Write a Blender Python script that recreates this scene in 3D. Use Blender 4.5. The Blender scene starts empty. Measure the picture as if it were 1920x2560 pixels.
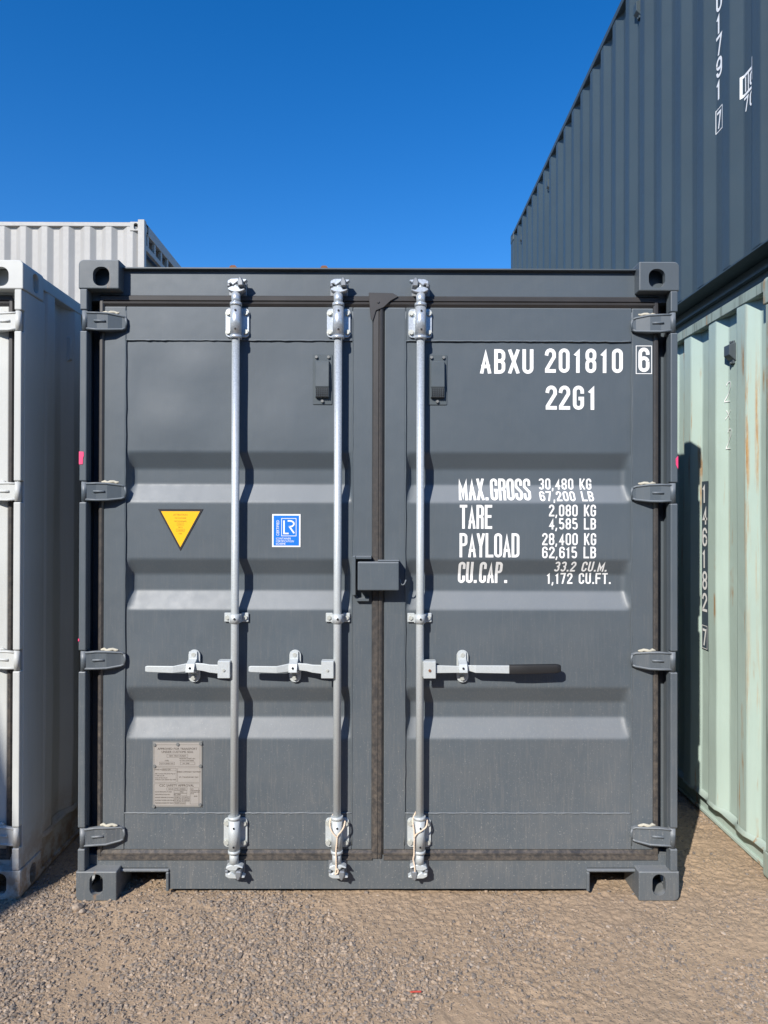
import bpy, bmesh, math, random
import numpy as np
from mathutils import Vector, Matrix
random.seed(7); rng = np.random.default_rng(11)
PI = math.pi
S = bpy.context.scene
# ------------------------------------------------------------------ camera, world, sun, exposure
def setup_camera():
    p, yw, r = 0.0048618, 0.0045288, 0.0023757
    cy, sy, cp, sp = math.cos(yw), math.sin(yw), math.cos(p), math.sin(p)
    fw = Vector((sy*cp, cy*cp, sp)); rt = Vector((cy, -sy, 0)); up = rt.cross(fw)
    c, s = math.cos(r), math.sin(r)
    R, U = c*rt + s*up, -s*rt + c*up
    cam = bpy.data.cameras.new('camera'); o = bpy.data.objects.new('camera', cam)
    S.collection.objects.link(o)
    M = Matrix((R, U, -fw)).transposed().to_4x4(); M.translation = Vector((0.00733, -2.87279, 1.55735))
    o.matrix_world = M
    cam.sensor_fit = 'HORIZONTAL'; cam.sensor_width = 36; cam.lens = 36*1774/1920
    cam.clip_start = 0.05; cam.clip_end = 2000
    S.camera = o
setup_camera()
SUN_TO = Vector((-0.556, -1.0, 0.76)).normalized()
w = bpy.data.worlds.new("World"); S.world = w; w.use_nodes = True
nt = w.node_tree; bg = nt.nodes['Background']
sky = nt.nodes.new('ShaderNodeTexSky'); sky.sky_type = 'NISHITA'; sky.sun_disc = False
sky.sun_elevation = math.asin(SUN_TO.z); sky.sun_rotation = math.atan2(SUN_TO.x, SUN_TO.y)
sky.altitude = 300; sky.air_density = 1.0; sky.dust_density = 0.2; sky.ozone_density = 3.5
hs = nt.nodes.new('ShaderNodeHueSaturation'); hs.inputs['Saturation'].default_value = 1.36; hs.inputs['Hue'].default_value = 0.508
nt.links.new(sky.outputs[0], hs.inputs['Color']); nt.links.new(hs.outputs[0], bg.inputs[0]); bg.inputs[1].default_value = 0.150
sl = bpy.data.lights.new('sun', 'SUN'); sl.energy = 5.0; sl.angle = math.radians(0.53); sl.color = (1.0, 0.955, 0.89)
so = bpy.data.objects.new('sun', sl); S.collection.objects.link(so)
so.rotation_euler = SUN_TO.to_track_quat('Z', 'Y').to_euler(); so.location = (-6, -10, 9)
S.view_settings.view_transform = 'Standard'; S.view_settings.look = 'None'
S.view_settings.exposure = 0.27; S.view_settings.gamma = 1.0

# ------------------------------------------------------------------ materials
def nmat(name):
    m = bpy.data.materials.new(name); m.use_nodes = True
    n = m.node_tree; return m, n, n.nodes['Principled BSDF']
def N(n, t, **kw):
    x = n.nodes.new(t)
    for k, v in kw.items():
        if k.startswith('i_'):
            key = k[2:]; key = int(key) if key.isdigit() else key.replace('_', ' ')
            x.inputs[key].default_value = v
        else: setattr(x, k, v)
    return x
def ramp(n, fac, stops):
    r = n.nodes.new('ShaderNodeValToRGB'); e = r.color_ramp.elements
    e[0].position, e[0].color = stops[0][0], (*([stops[0][1]]*3), 1) if not isinstance(stops[0][1], tuple) else (*stops[0][1], 1)
    e[1].position, e[1].color = stops[1][0], (*([stops[1][1]]*3), 1) if not isinstance(stops[1][1], tuple) else (*stops[1][1], 1)
    for p, c in stops[2:]:
        q = e.new(p); q.color = (c, c, c, 1) if not isinstance(c, tuple) else (*c, 1)
    n.links.new(fac, r.inputs[0]); return r.outputs[0]
def mix(n, fac, a, b, mode='MIX'):
    x = n.nodes.new('ShaderNodeMix'); x.data_type = 'RGBA'; x.blend_type = mode
    for sock, v in ((x.inputs[0], fac), (x.inputs[6], a), (x.inputs[7], b)):
        if isinstance(v, (int, float)): sock.default_value = v
        elif isinstance(v, tuple): sock.default_value = (*v, 1)
        else: n.links.new(v, sock)
    return x.outputs[2]
def mul(n, a, b, op='MULTIPLY'):
    x = n.nodes.new('ShaderNodeMath'); x.operation = op
    for i, v in enumerate((a, b)):
        if isinstance(v, (int, float)): x.inputs[i].default_value = v
        else: n.links.new(v, x.inputs[i])
    return x.outputs[0]
def pos(n, scale=(1, 1, 1)):
    g = n.nodes.new('ShaderNodeNewGeometry'); mp = n.nodes.new('ShaderNodeMapping'); mp.inputs['Scale'].default_value = scale
    n.links.new(g.outputs['Position'], mp.inputs[0]); return g, mp.outputs[0]
def noise(n, vec, scale, detail=3, rough=0.5):
    x = N(n, 'ShaderNodeTexNoise', i_Scale=scale, i_Detail=detail, i_Roughness=rough); n.links.new(vec, x.inputs['Vector']); return x.outputs['Fac']
def paint(name, col, rough=0.42, dust_sheen=0.5, dustcol=(0.36, 0.31, 0.25), rust=0.0, grime=0.0, grimecol=(0.05, 0.05, 0.045), bump=0.12, foot=0.0, spec=0.5):
    m, n, b = nmat(name)
    g, v = pos(n); _, vs = pos(n, (14, 14, 0.9)); _, vr = pos(n, (9, 9, 0.55))
    sep = n.nodes.new('ShaderNodeSeparateXYZ'); n.links.new(g.outputs['Position'], sep.inputs[0])
    big = noise(n, v, 1.7, 3); c = mix(n, ramp(n, big, [(0.3, 0), (0.75, 1)]), tuple(x*0.93 for x in col), tuple(min(1, x*1.08) for x in col))
    low = n.nodes.new('ShaderNodeMapRange'); low.inputs['From Min'].default_value = 1.7; low.inputs['From Max'].default_value = 0.05
    low.inputs['To Min'].default_value = 0.12; n.links.new(sep.outputs[2], low.inputs['Value']); low = low.outputs[0]
    if dust_sheen > 0:
        nsep = n.nodes.new('ShaderNodeSeparateXYZ'); n.links.new(g.outputs['Normal'], nsep.inputs[0])
        ledge = mul(n, ramp(n, nsep.outputs[2], [(0.12, 0), (0.42, 1)]), ramp(n, noise(n, v, 4.0, 5, .6), [(0.3, 0.85), (0.7, 1.0)]))
        c = mix(n, mul(n, ledge, 0.42*dust_sheen), c, (0.36, 0.38, 0.395))  # upward faces lightened: settled dust plus slope sheen painted into the colour
        film = mul(n, mul(n, low, ramp(n, noise(n, v, 5.0, 6, .62), [(0.3, 0.25), (0.75, 1.0)])), 0.22*dust_sheen)
        c = mix(n, film, c, dustcol)
        st = mul(n, mul(n, ramp(n, noise(n, vs, 11.0, 5, .65), [(0.50, 0), (0.72, 1)]), low), 0.16*dust_sheen)
        c = mix(n, st, c, tuple(min(1, x*1.25) for x in dustcol))
        sp = noise(n, v, 150, 2, .8); low2 = mul(n, low, low)
        spk = mul(n, mul(n, ramp(n, sp, [(0.63, 0), (0.70, 1)]), low2), 0.6*dust_sheen)
        c = mix(n, spk, c, (0.42, 0.41, 0.38))
    if grime > 0:
        gr = mul(n, ramp(n, noise(n, vr, 3.0, 6, .65), [(0.5, 0), (0.68, 1)]), grime)
        c = mix(n, gr, c, grimecol)
    if foot > 0:
        fz = ramp(n, sep.outputs[2], [(0.0, 1), (0.30, 0)])
        fm = mul(n, fz, ramp(n, noise(n, v, 14, 6, .7), [(0.40, 0), (0.58, 1)]))
        c = mix(n, mul(n, fm, foot), c, mix(n, noise(n, v, 40, 4), (0.42, 0.27, 0.14), (0.16, 0.09, 0.05)))
    if rust > 0 and name.startswith('mint'):
        def near(cy, wy):
            a_ = n.nodes.new('ShaderNodeMath'); a_.operation = 'ABSOLUTE'; n.links.new(mul(n, sep.outputs[1], cy, 'SUBTRACT'), a_.inputs[0])
            return ramp(n, mul(n, a_.outputs[0], 1.0/wy), [(0.2, 1), (1.0, 0)])
        zr = n.nodes.new('ShaderNodeMapRange'); zr.inputs['From Min'].default_value = 0.5; zr.inputs['From Max'].default_value = 2.3; n.links.new(sep.outputs[2], zr.inputs['Value'])
        zm = ramp(n, zr.outputs[0], [(0.0, 0.0), (0.12, .55), (.35, .25), (.58, .8), (.74, 1.0), (.90, 1.0), (1.0, 0.2)])
        brk = ramp(n, noise(n, vr, 7.0, 6, .7), [(0.46, 0), (0.60, 1)])
        for cy_, wy_, st_ in ((.345, .022, .95), (.300, .012, .9), (.57, .008, .35), (.22, .010, .7), (.47, .006, .4)):
            c = mix(n, mul(n, mul(n, near(cy_, wy_), zm), mul(n, brk, st_)), c, mix(n, noise(n, v, 45, 4), (0.62, 0.40, 0.16), (0.30, 0.11, 0.03)))
    if rust > 0:
        rr = mul(n, ramp(n, noise(n, vr, 2.2, 5, .6), [(0.585, 0), (0.64, 1)]), ramp(n, noise(n, v, 6.0, 3), [(0.45, 0), (0.6, 1)]))
        rr = mul(n, rr, rust)
        c = mix(n, rr, c, mix(n, noise(n, v, 60, 3), (0.50, 0.30, 0.10), (0.26, 0.09, 0.03)))
    n.links.new(c, b.inputs['Base Color'])
    rn = n.nodes.new('ShaderNodeMapRange'); rn.inputs['To Min'].default_value = rough-0.07; rn.inputs['To Max'].default_value = rough+0.12
    n.links.new(noise(n, v, 22, 4), rn.inputs['Value']); n.links.new(rn.outputs[0], b.inputs['Roughness'])
    b.inputs['Specular IOR Level'].default_value = spec
    bp = N(n, 'ShaderNodeBump', i_Strength=bump, i_Distance=0.0012); n.links.new(noise(n, v, 260, 3), bp.inputs['Height'])
    bp2 = N(n, 'ShaderNodeBump', i_Strength=0.25, i_Distance=0.006); n.links.new(noise(n, v, 7, 2), bp2.inputs['Height'])
    n.links.new(bp2.outputs[0], bp.inputs['Normal']); n.links.new(bp.outputs[0], b.inputs['Normal'])
    return m
def simple(name, col, rough=0.5, metal=0.0, var=0.15, vs=30, bump=0.0, bs=120):
    m, n, b = nmat(name); g, v = pos(n)
    f = noise(n, v, vs, 4, .6)
    c = mix(n, f, tuple(x*(1-var) for x in col), tuple(min(1, x*(1+var)) for x in col)); n.links.new(c, b.inputs['Base Color'])
    b.inputs['Roughness'].default_value = rough; b.inputs['Metallic'].default_value = metal
    if bump:
        bp = N(n, 'ShaderNodeBump', i_Strength=bump, i_Distance=0.002); n.links.new(noise(n, v, bs, 3), bp.inputs['Height']); n.links.new(bp.outputs[0], b.inputs['Normal'])
    return m
def galv():
    m, n, b = nmat('galvanised_steel'); g, v = pos(n)
    vo = N(n, 'ShaderNodeTexVoronoi', i_Scale=140); n.links.new(v, vo.inputs['Vector'])
    f = noise(n, v, 9, 5, .7)
    c = mix(n, ramp(n, vo.outputs['Distance'], [(0.1, 0), (0.9, 1)]), (0.62, 0.665, 0.70), (0.46, 0.50, 0.53))
    sep = n.nodes.new('ShaderNodeSeparateXYZ'); n.links.new(g.outputs['Position'], sep.inputs[0])
    low = n.nodes.new('ShaderNodeMapRange'); low.inputs['From Min'].default_value = 2.3; low.inputs['From Max'].default_value = 1.2; n.links.new(sep.outputs[2], low.inputs['Value'])
    c = mix(n, mul(n, low.outputs[0], ramp(n, f, [(0.3, 0.45), (0.7, 0.9)])), c, (0.50, 0.525, 0.51)); n.links.new(c, b.inputs['Base Color'])
    mt = n.nodes.new('ShaderNodeMapRange'); mt.inputs['To Min'].default_value = 0.5; mt.inputs['To Max'].default_value = 0.25; n.links.new(low.outputs[0], mt.inputs['Value'])
    n.links.new(mt.outputs[0], b.inputs['Metallic'])
    rr = n.nodes.new('ShaderNodeMapRange'); rr.inputs['To Min'].default_value = 0.34; rr.inputs['To Max'].default_value = 0.55; n.links.new(low.outputs[0], rr.inputs['Value'])
    n.links.new(rr.outputs[0], b.inputs['Roughness'])
    bp = N(n, 'ShaderNodeBump', i_Strength=0.15, i_Distance=0.001); n.links.new(f, bp.inputs['Height']); n.links.new(bp.outputs[0], b.inputs['Normal'])
    return m
M = {}
M['char'] = paint('charcoal_paint', (0.074, 0.094, 0.111), rough=0.46, dust_sheen=0.75, spec=0.45)
M['charcast'] = paint('scuffed_charcoal_paint', (0.076, 0.094, 0.108), rough=0.5, dust_sheen=0.8, rust=0.55, bump=0.35)
M['white'] = paint('off_white_paint', (0.52, 0.53, 0.505), rough=0.5, foot=1.0, dust_sheen=0.3, grime=0.12, grimecol=(0.35, 0.31, 0.24))
M['mint'] = paint('mint_green_paint', (0.43, 0.545, 0.485), rough=0.55, dust_sheen=0.35, dustcol=(0.5, 0.42, 0.3), rust=0.8, grime=0.16, grimecol=(0.30, 0.38, 0.34), bump=0.2)
M['mintrail'] = paint('weathered_mint_rail_paint', (0.33, 0.40, 0.34), rough=0.7, dust_sheen=0.3, rust=0.9, grime=0.85, grimecol=(0.09, 0.10, 0.075), bump=0.4)
M['slate'] = paint('slate_blue_grey_paint', (0.044, 0.065, 0.078), rough=0.45, dust_sheen=0.0)
M['grey'] = paint('warm_light_grey_paint', (0.345, 0.335, 0.315), rough=0.5, dust_sheen=0.0)
M['galv'] = galv()
M['rubber'] = None
def rubber():
    m, n, b = nmat('door_seal_rubber'); g, v = pos(n); _, vs = pos(n, (30, 30, 2))
    sep = n.nodes.new('ShaderNodeSeparateXYZ'); n.links.new(g.outputs['Position'], sep.inputs[0])
    low = n.nodes.new('ShaderNodeMapRange'); low.inputs['From Min'].default_value = 2.3; low.inputs['From Max'].default_value = 0.3; n.links.new(sep.outputs[2], low.inputs['Value'])
    c = mix(n, noise(n, v, 12, 4), (0.036, 0.035, 0.035), (0.060, 0.056, 0.054))
    c = mix(n, mul(n, low.outputs[0], ramp(n, noise(n, v, 45, 6, .75), [(0.42, 0), (0.72, 1)])), c, (0.15, 0.125, 0.10))
    n.links.new(c, b.inputs['Base Color']); b.inputs['Roughness'].default_value = 0.38
    return m
M['rubber'] = rubber()
M['letter'] = simple('white_vinyl', (0.84, 0.84, 0.82), 0.5, var=0.03)
M['dark'] = simple('black_shade_and_floor', (0.012, 0.012, 0.014), 0.7)  # black for painted shade of gaps and holes; floors use it too
M['grip'] = simple('black_rubber_grip', (0.010, 0.010, 0.011), 0.65, var=0.4)
M['bolt'] = simple('zinc_bolt', (0.50, 0.51, 0.47), 0.5, 0.35)
M['pink'] = simple('fluorescent_pink_paint', (0.85, 0.055, 0.17), 0.5, var=0.1)
M['yellow'] = simple('yellow_vinyl', (0.86, 0.47, 0.004), 0.45, var=0.03)
M['blackv'] = simple('black_vinyl', (0.02, 0.018, 0.02), 0.45)
M['blue'] = simple('blue_vinyl', (0.010, 0.17, 0.62), 0.4, var=0.03)
M['plate'] = simple('tan_aluminium_plate', (0.36, 0.335, 0.305), 0.5, 0.2, var=0.08)
M['ink'] = simple('dark_brown_ink', (0.05, 0.035, 0.025), 0.6)
M['yink'] = simple('brown_ink_on_yellow', (0.30, 0.15, 0.01), 0.6)
M['rust'] = simple('rusted_steel', (0.20, 0.085, 0.04), 0.8, var=0.4, bump=0.5)
M['rope'] = simple('undyed_cotton_cord', (0.70, 0.56, 0.42), 0.9, var=0.15, vs=200)
M['sealant'] = simple('dried_sealant', (0.48, 0.45, 0.36), 0.8, var=0.1)
M['vent'] = paint('vent_grey_plastic', (0.075, 0.092, 0.102), rough=0.35, dust_sheen=0.15)
M['navy'] = simple('dark_navy_patch', (0.06, 0.085, 0.11), 0.5)
M['red'] = simple('red_plastic', (0.62, 0.09, 0.06), 0.4)

# ------------------------------------------------------------------ mesh helpers
class MB:
    def __init__(s): s.bm = bmesh.new()
    def _take(s, b, mi=0, smooth=False):
        for f in b.faces: f.material_index = mi; f.smooth = smooth
        me = bpy.data.meshes.new('tmp'); b.to_mesh(me); b.free(); s.bm.from_mesh(me); bpy.data.meshes.remove(me)
    def box(s, x0, x1, y0, y1, z0, z1, bev=0.0, mi=0, seg=1, rot=None):
        b = bmesh.new(); bmesh.ops.create_cube(b, size=1.0)
        sx, sy, sz = abs(x1-x0), abs(y1-y0), abs(z1-z0)
        for v in b.verts: v.co = Vector((v.co.x*sx, v.co.y*sy, v.co.z*sz))
        if bev: bmesh.ops.bevel(b, geom=list(b.edges), offset=min(bev, 0.45*min(sx, sy, sz)), segments=seg, affect='EDGES', profile=0.5)
        c = Vector(((x0+x1)/2, (y0+y1)/2, (z0+z1)/2))
        for v in b.verts: v.co = (rot @ v.co if rot else v.co) + c
        s._take(b, mi); return s
    def cyl(s, c, r, h, axis='Z', n=20, mi=0, r2=None, smooth=True):
        b = bmesh.new(); bmesh.ops.create_cone(b, cap_ends=True, segments=n, radius1=r, radius2=r if r2 is None else r2, depth=h)
        R = {'Z': Matrix.Identity(3), 'Y': Matrix.Rotation(PI/2, 3, 'X'), 'X': Matrix.Rotation(PI/2, 3, 'Y')}[axis]
        for v in b.verts: v.co = R @ v.co + Vector(c)
        for f in b.faces: f.smooth = smooth and len(f.verts) == 4; f.material_index = mi
        me = bpy.data.meshes.new('tmp'); b.to_mesh(me); b.free(); s.bm.from_mesh(me); bpy.data.meshes.remove(me); return s
    def prism(s, pts, y0, y1, mi=0, bev=0.0, plane='XZ', smooth=False):
        """polygon pts (a,b) extruded from y0 to y1"""
        b = bmesh.new()
        f = {'XZ': lambda a, c, d: (a, d, c), 'XY': lambda a, c, d: (a, c, d), 'YZ': lambda a, c, d: (d, a, c)}[plane]
        lo = [b.verts.new(f(p[0], p[1], y0)) for p in pts]; hi = [b.verts.new(f(p[0], p[1], y1)) for p in pts]
        b.faces.new(lo); b.faces.new(hi[::-1]); k = len(pts)
        for i in range(k): b.faces.new((lo[(i+1) % k], lo[i], hi[i], hi[(i+1) % k]))
        bmesh.ops.recalc_face_normals(b, faces=b.faces)
        if bev: bmesh.ops.bevel(b, geom=list(b.edges), offset=bev, segments=1, affect='EDGES', profile=0.5)
        bmesh.ops.triangulate(b, faces=[q for q in b.faces if len(q.verts) > 4])
        s._take(b, mi, smooth); return s
    def tube(s, path, r, n=8, mi=0, closed=False, taper=None):
        P = [Vector(p) for p in path]; b = bmesh.new(); rings = []
        for i, p in enumerate(P):
            t = (P[(i+1) % len(P)] if (closed or i < len(P)-1) else p) - (P[i-1] if (closed or i > 0) else p)
            t.normalize(); a = Vector((0, 1, 0)) if abs(t.y) < 0.9 else Vector((1, 0, 0))
            u = t.cross(a).normalized(); v = t.cross(u)
            rr = r if taper is None else r*taper[i]
            rings.append([b.verts.new(p + u*rr*math.cos(2*PI*k/n) + v*rr*math.sin(2*PI*k/n)) for k in range(n)])
        for i in range(len(P) if closed else len(P)-1):
            A, B = rings[i], rings[(i+1) % len(P)]
            for k in range(n): b.faces.new((A[k], A[(k+1) % n], B[(k+1) % n], B[k]))
        if not closed: b.faces.new(rings[0][::-1]); b.faces.new(rings[-1])
        bmesh.ops.recalc_face_normals(b, faces=b.faces); s._take(b, mi, True); return s
    def build(s, name, mats, parent=None, xf=None):
        me = bpy.data.meshes.new(name)
        if xf is not None:
            bmesh.ops.transform(s.bm, matrix=xf, verts=s.bm.verts)
            if xf.determinant() < 0: bmesh.ops.reverse_faces(s.bm, faces=s.bm.faces)
        s.bm.to_mesh(me); s.bm.free()
        for m in (mats if isinstance(mats, (list, tuple)) else [mats]): me.materials.append(m)
        o = bpy.data.objects.new(name, me); S.collection.objects.link(o)
        if parent: o.parent = parent
        return o
def thing(name, label, cat, loc=(0, 0, 0), rz=0.0, group=None):
    o = bpy.data.objects.new(name, None); S.collection.objects.link(o); o.empty_display_size = 0.2
    o.location = loc; o.rotation_euler = (0, 0, rz); o['label'] = label; o['category'] = cat
    if group: o['group'] = group
    return o
def rrect(cx, cz, w, h, r, n=5):
    pts = []
    for qx, qz, a in ((1, 1, 0), (-1, 1, 90), (-1, -1, 180), (1, -1, 270)):
        for k in range(n+1):
            t = math.radians(a + 90*k/n); pts.append((cx+qx*(w/2-r)+r*math.cos(t), cz+qz*(h/2-r)+r*math.sin(t)))
    return pts
def grid_mesh(name, X, Y, Z, mat, parent, smooth=True, flip=False):
    """X,Y,Z 2-D arrays"""
    h, wd = X.shape; me = bpy.data.meshes.new(name)
    co = np.stack([X, Y, Z], -1).reshape(-1, 3).astype(np.float32)
    i = np.arange(h*wd).reshape(h, wd)
    q = np.stack([i[:-1, :-1], i[:-1, 1:], i[1:, 1:], i[1:, :-1]], -1).reshape(-1, 4)
    if flip: q = q[:, ::-1]
    nf = len(q); me.vertices.add(len(co)); me.vertices.foreach_set('co', co.ravel())
    me.loops.add(nf*4); me.loops.foreach_set('vertex_index', q.ravel().astype(np.int32))
    me.polygons.add(nf); me.polygons.foreach_set('loop_start', (np.arange(nf)*4).astype(np.int32)); me.polygons.foreach_set('loop_total', np.full(nf, 4, np.int32))
    me.polygons.foreach_set('use_smooth', np.full(nf, smooth)); me.update(); me.materials.append(mat)
    o = bpy.data.objects.new(name, me); S.collection.objects.link(o)
    if parent: o.parent = parent
    return o
def vnoise(x, y, seed=0):
    r = np.random.default_rng(seed).random((256, 256)); xi = np.floor(x).astype(int); yi = np.floor(y).astype(int)
    fx = x-xi; fy = y-yi; fx = fx*fx*(3-2*fx); fy = fy*fy*(3-2*fy); a = lambda i, j: r[(xi+i) % 256, (yi+j) % 256]
    return (a(0, 0)*(1-fx)+a(1, 0)*fx)*(1-fy)+(a(0, 1)*(1-fx)+a(1, 1)*fx)*fy-0.5

# ------------------------------------------------------------------ lettering (single-stroke block capitals, laid onto a surface)
def arc(cx, cy, rx, ry, a0, a1, n=7):
    return [(cx+rx*math.cos(math.radians(a0+(a1-a0)*k/n)), cy+ry*math.sin(math.radians(a0+(a1-a0)*k/n))) for k in range(n+1)]
def glyph(ch, W, H):
    r = min(W/2, H/4); m = H*0.52; c = False
    oval = arc(r, H-r, r, r, 180, 90) + arc(W-r, H-r, r, r, 90, 0) + arc(W-r, r, r, r, 0, -90) + arc(r, r, r, r, -90, -180)
    L = lambda *p: (list(p), False)
    if ch in '0O': return [(oval, True)]
    if ch == '1': return [L((0.12*W, 0.82*H), (0.58*W, H), (0.58*W, 0))]
    if ch == '2': return [(arc(W/2, H-r, W/2, r, 180, 0) + [(W, H*0.68), (0, H*0.08), (0, 0), (W, 0)], False)]
    if ch == '3': return [(arc(W/2, H-r, W/2, r, 170, 0)+[(W, m+r*.8)]+arc(W-r*.8, m+r*.8, r*.8, r*.8, 0, -90)[1:]+[(W*.4, m)], False), (arc(W-r*.8, m-r*.8, r*.8, r*.8, 90, 0)+arc(W/2, r, W/2, r, 0, -170), False)]
    if ch == '4': return [L((0.72*W, 0), (0.72*W, H), (0, 0.27*H), (W, 0.27*H))]
    if ch == '5': return [(([(W*.95, H), (0.06*W, H), (0, m)]), False), (([(0, m), (W*.35, m*1.14)]+arc(W-r, m*1.14-r, r, r, 90, 0)+arc(W/2, r, W/2, r, 0, -170)), False)]
    if ch == '6': return [([(W, H*.74)]+arc(W/2, H-r, W/2, r, 0, 180)+arc(r, r, r, r, 180, 270)+arc(W-r, r, r, r, 270, 360)+[(W, m*.8)], False), ([(W, m*.8)]+arc(W-r, m*1.12-r, r, r, 0, 90)+arc(r, m*1.12-r, r, r, 90, 165), False)]
    if ch == '9': return [([(W-x, H-y) for x, y in p], cl) for p, cl in glyph('6', W, H)]
    if ch == '7': return [L((0, H), (W, H), (0.36*W, 0))]
    if ch == '8':
        u = arc(r, H-r, r, r, 180, 90)+arc(W-r, H-r, r, r, 90, 0)+arc(W-r, m+r, r, r, 0, -90)+arc(r, m+r, r, r, -90, -180)
        d = arc(r, m-r, r, r, 180, 90)+arc(W-r, m-r, r, r, 90, 0)+arc(W-r, r, r, r, 0, -90)+arc(r, r, r, r, -90, -180); return [(u, True), (d, True)]
    if ch == 'A': return [L((0, 0), (W/2, H), (W, 0)), L((0.16*W, 0.26*H), (0.84*W, 0.26*H))]
    if ch in 'BPRD':
        if ch == 'D': return [([(0, 0), (0, H)]+arc(W-r, H-r, r, r, 90, 0)+arc(W-r, r, r, r, 0, -90), True)]
        q = min(r, H/4.2); top = ([(0, m), (0, H)]+arc(W-q, H-q, q, q, 90, 0)+arc(W-q, m+q, q, q, 0, -90), True)
        if ch == 'B': return [top, ([(0, 0), (0, m)]+arc(W-q, m-q, q, q, 90, 0)+arc(W-q, q, q, q, 0, -90), True)]
        if ch == 'P': return [top, L((0, m), (0, 0))]
        return [top, L((0, m), (0, 0)), ([(W*.35, m)]+arc(W-q, m-q, q*.9, q, 90, 0)+[(W*.95, 0)], False)]
    if ch == 'C': return [([(W, H*.68)]+arc(W-r, H-r, r, r, 0, 90)+arc(r, H-r, r, r, 90, 180)+arc(r, r, r, r, 180, 270)+arc(W-r, r, r, r, 270, 360)+[(W, H*.32)], False)]
    if ch == 'G': return [([(W, H*.70)]+arc(W-r, H-r, r, r, 0, 90)+arc(r, H-r, r, r, 90, 180)+arc(r, r, r, r, 180, 270)+arc(W-r, r, r, r, 270, 360)+[(W, H*.46), (W*.5, H*.46)], False)]
    if ch == 'E': return [L((W, H), (0, H), (0, 0), (W, 0)), L((0, m), (W*.85, m))]
    if ch == 'F': return [L((W, H), (0, H), (0, 0)), L((0, m), (W*.85, m))]
    if ch == 'K': return [L((0, 0), (0, H)), L((W, H), (0.05*W, 0.36*H)), L((0.32*W, 0.55*H), (W, 0))]
    if ch == 'L': return [L((0, H), (0, 0), (W, 0))]
    if ch == 'M': return [L((0, 0), (0, H), (W/2, 0.12*H), (W, H), (W, 0))]
    if ch == 'S': return [([(W, H*.70)]+arc(W-r, H-r, r, r, 0, 90)+arc(r, H-r, r, r, 90, 180)+[(0, H*.64), (W, H*.36)]+arc(W-r, r, r, r, 0, -90)+arc(r, r, r, r, -90, -180)+[(0, H*.30)], False)]
    if ch == 'T': return [L((0, H), (W, H)), L((W/2, H), (W/2, 0))]
    if ch == 'U': return [([(0, H)]+arc(r, r, r, r, 180, 270)+arc(W-r, r, r, r, 270, 360)+[(W, H)], False)]
    if ch == 'X': return [L((0, 0), (W, H)), L((0, H), (W, 0))]
    if ch == 'Y': return [L((0, H), (W/2, H*.45), (W, H)), L((W/2, H*.45), (W/2, 0))]
    if ch == 'i': return [L((W*.5, 0), (W*.5, H*.62)), L((W*.5, H*.78), (W*.5, H))]
    return []
def stroke(bm, pts, closed, t, f, lift, clamp=None):
    P = [Vector(p) for p in pts]; Q = [P[0]]
    for p in P[1:]:
        if (p-Q[-1]).length > t*0.04: Q.append(p)
    if closed and (Q[0]-Q[-1]).length < t*0.04: Q.pop()
    n = len(Q); Lf, Rt = [], []
    if not closed and clamp: Q[0] = Q[0]+(Q[0]-Q[1]).normalized()*t/2; Q[-1] = Q[-1]+(Q[-1]-Q[-2]).normalized()*t/2
    for i in range(n):
        a = Q[i]-Q[i-1] if (closed or i > 0) else Q[1]-Q[0]
        b = Q[(i+1) % n]-Q[i] if (closed or i < n-1) else a
        a = a.normalized(); b = b.normalized(); na = Vector((-a.y, a.x)); nb = Vector((-b.y, b.x)); mm = na+nb
        if mm.length < 0.12: mm = na
        mm.normalize(); k = min(1/max(mm.dot(na), 0.12), 5.0 if clamp else 1.9)
        e = 0.0
        c = Q[i]
        Lf.append(c+mm*k*t/2); Rt.append(c-mm*k*t/2)
    if clamp:
        for q in Lf+Rt: q.y = min(max(q.y, clamp[0]), clamp[1]); q.x = min(max(q.x, clamp[2]), clamp[3])
    vl = [bm.verts.new(f(p.x, p.y, lift)) for p in Lf]; vr = [bm.verts.new(f(p.x, p.y, lift)) for p in Rt]
    for i in range(n if closed else n-1):
        j = (i+1) % n
        try: bm.faces.new((vl[i], vl[j], vr[j], vr[i]))
        except ValueError: pass
LIFT = [0]
def text(bm, s, x, z, W, H, t, f, adv=None, slant=0.0, slim=None):
    """s starts at x (left) with baseline z; W,H outer glyph size; t stroke"""
    adv = adv or W*1.25
    for ch in s:
        wd = W
        if ch == ' ': x += adv*(slim or 0.75); continue
        if ch in '.,':
            g = lambda a, b, l: f(x+a+slant*b, z+b, l)
            stroke(bm, [(t*.6, 0), (t*.6, t*1.1)] if ch == '.' else [(t*.1, -t*1.0), (t*.6, t*1.0)], False, t*1.1 if ch == '.' else t*.8, g, 0); x += t*2.0; continue
        if ch == '1': wd = W*0.72
        if ch == 'M': wd = W*1.22
        for p, cl in glyph(ch, wd-t, H-t):
            LIFT[0] = (LIFT[0]+1) % 4
            stroke(bm, p, cl, t, lambda a, b, l: f(x+t/2+a+slant*b, z+t/2+b, l), LIFT[0]*0.00012, (-t/2, H-t/2, -t*.62, wd-t*.38) if ch not in 'CGS3569' else None)
        x += adv-(W-wd)
    return x
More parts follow.
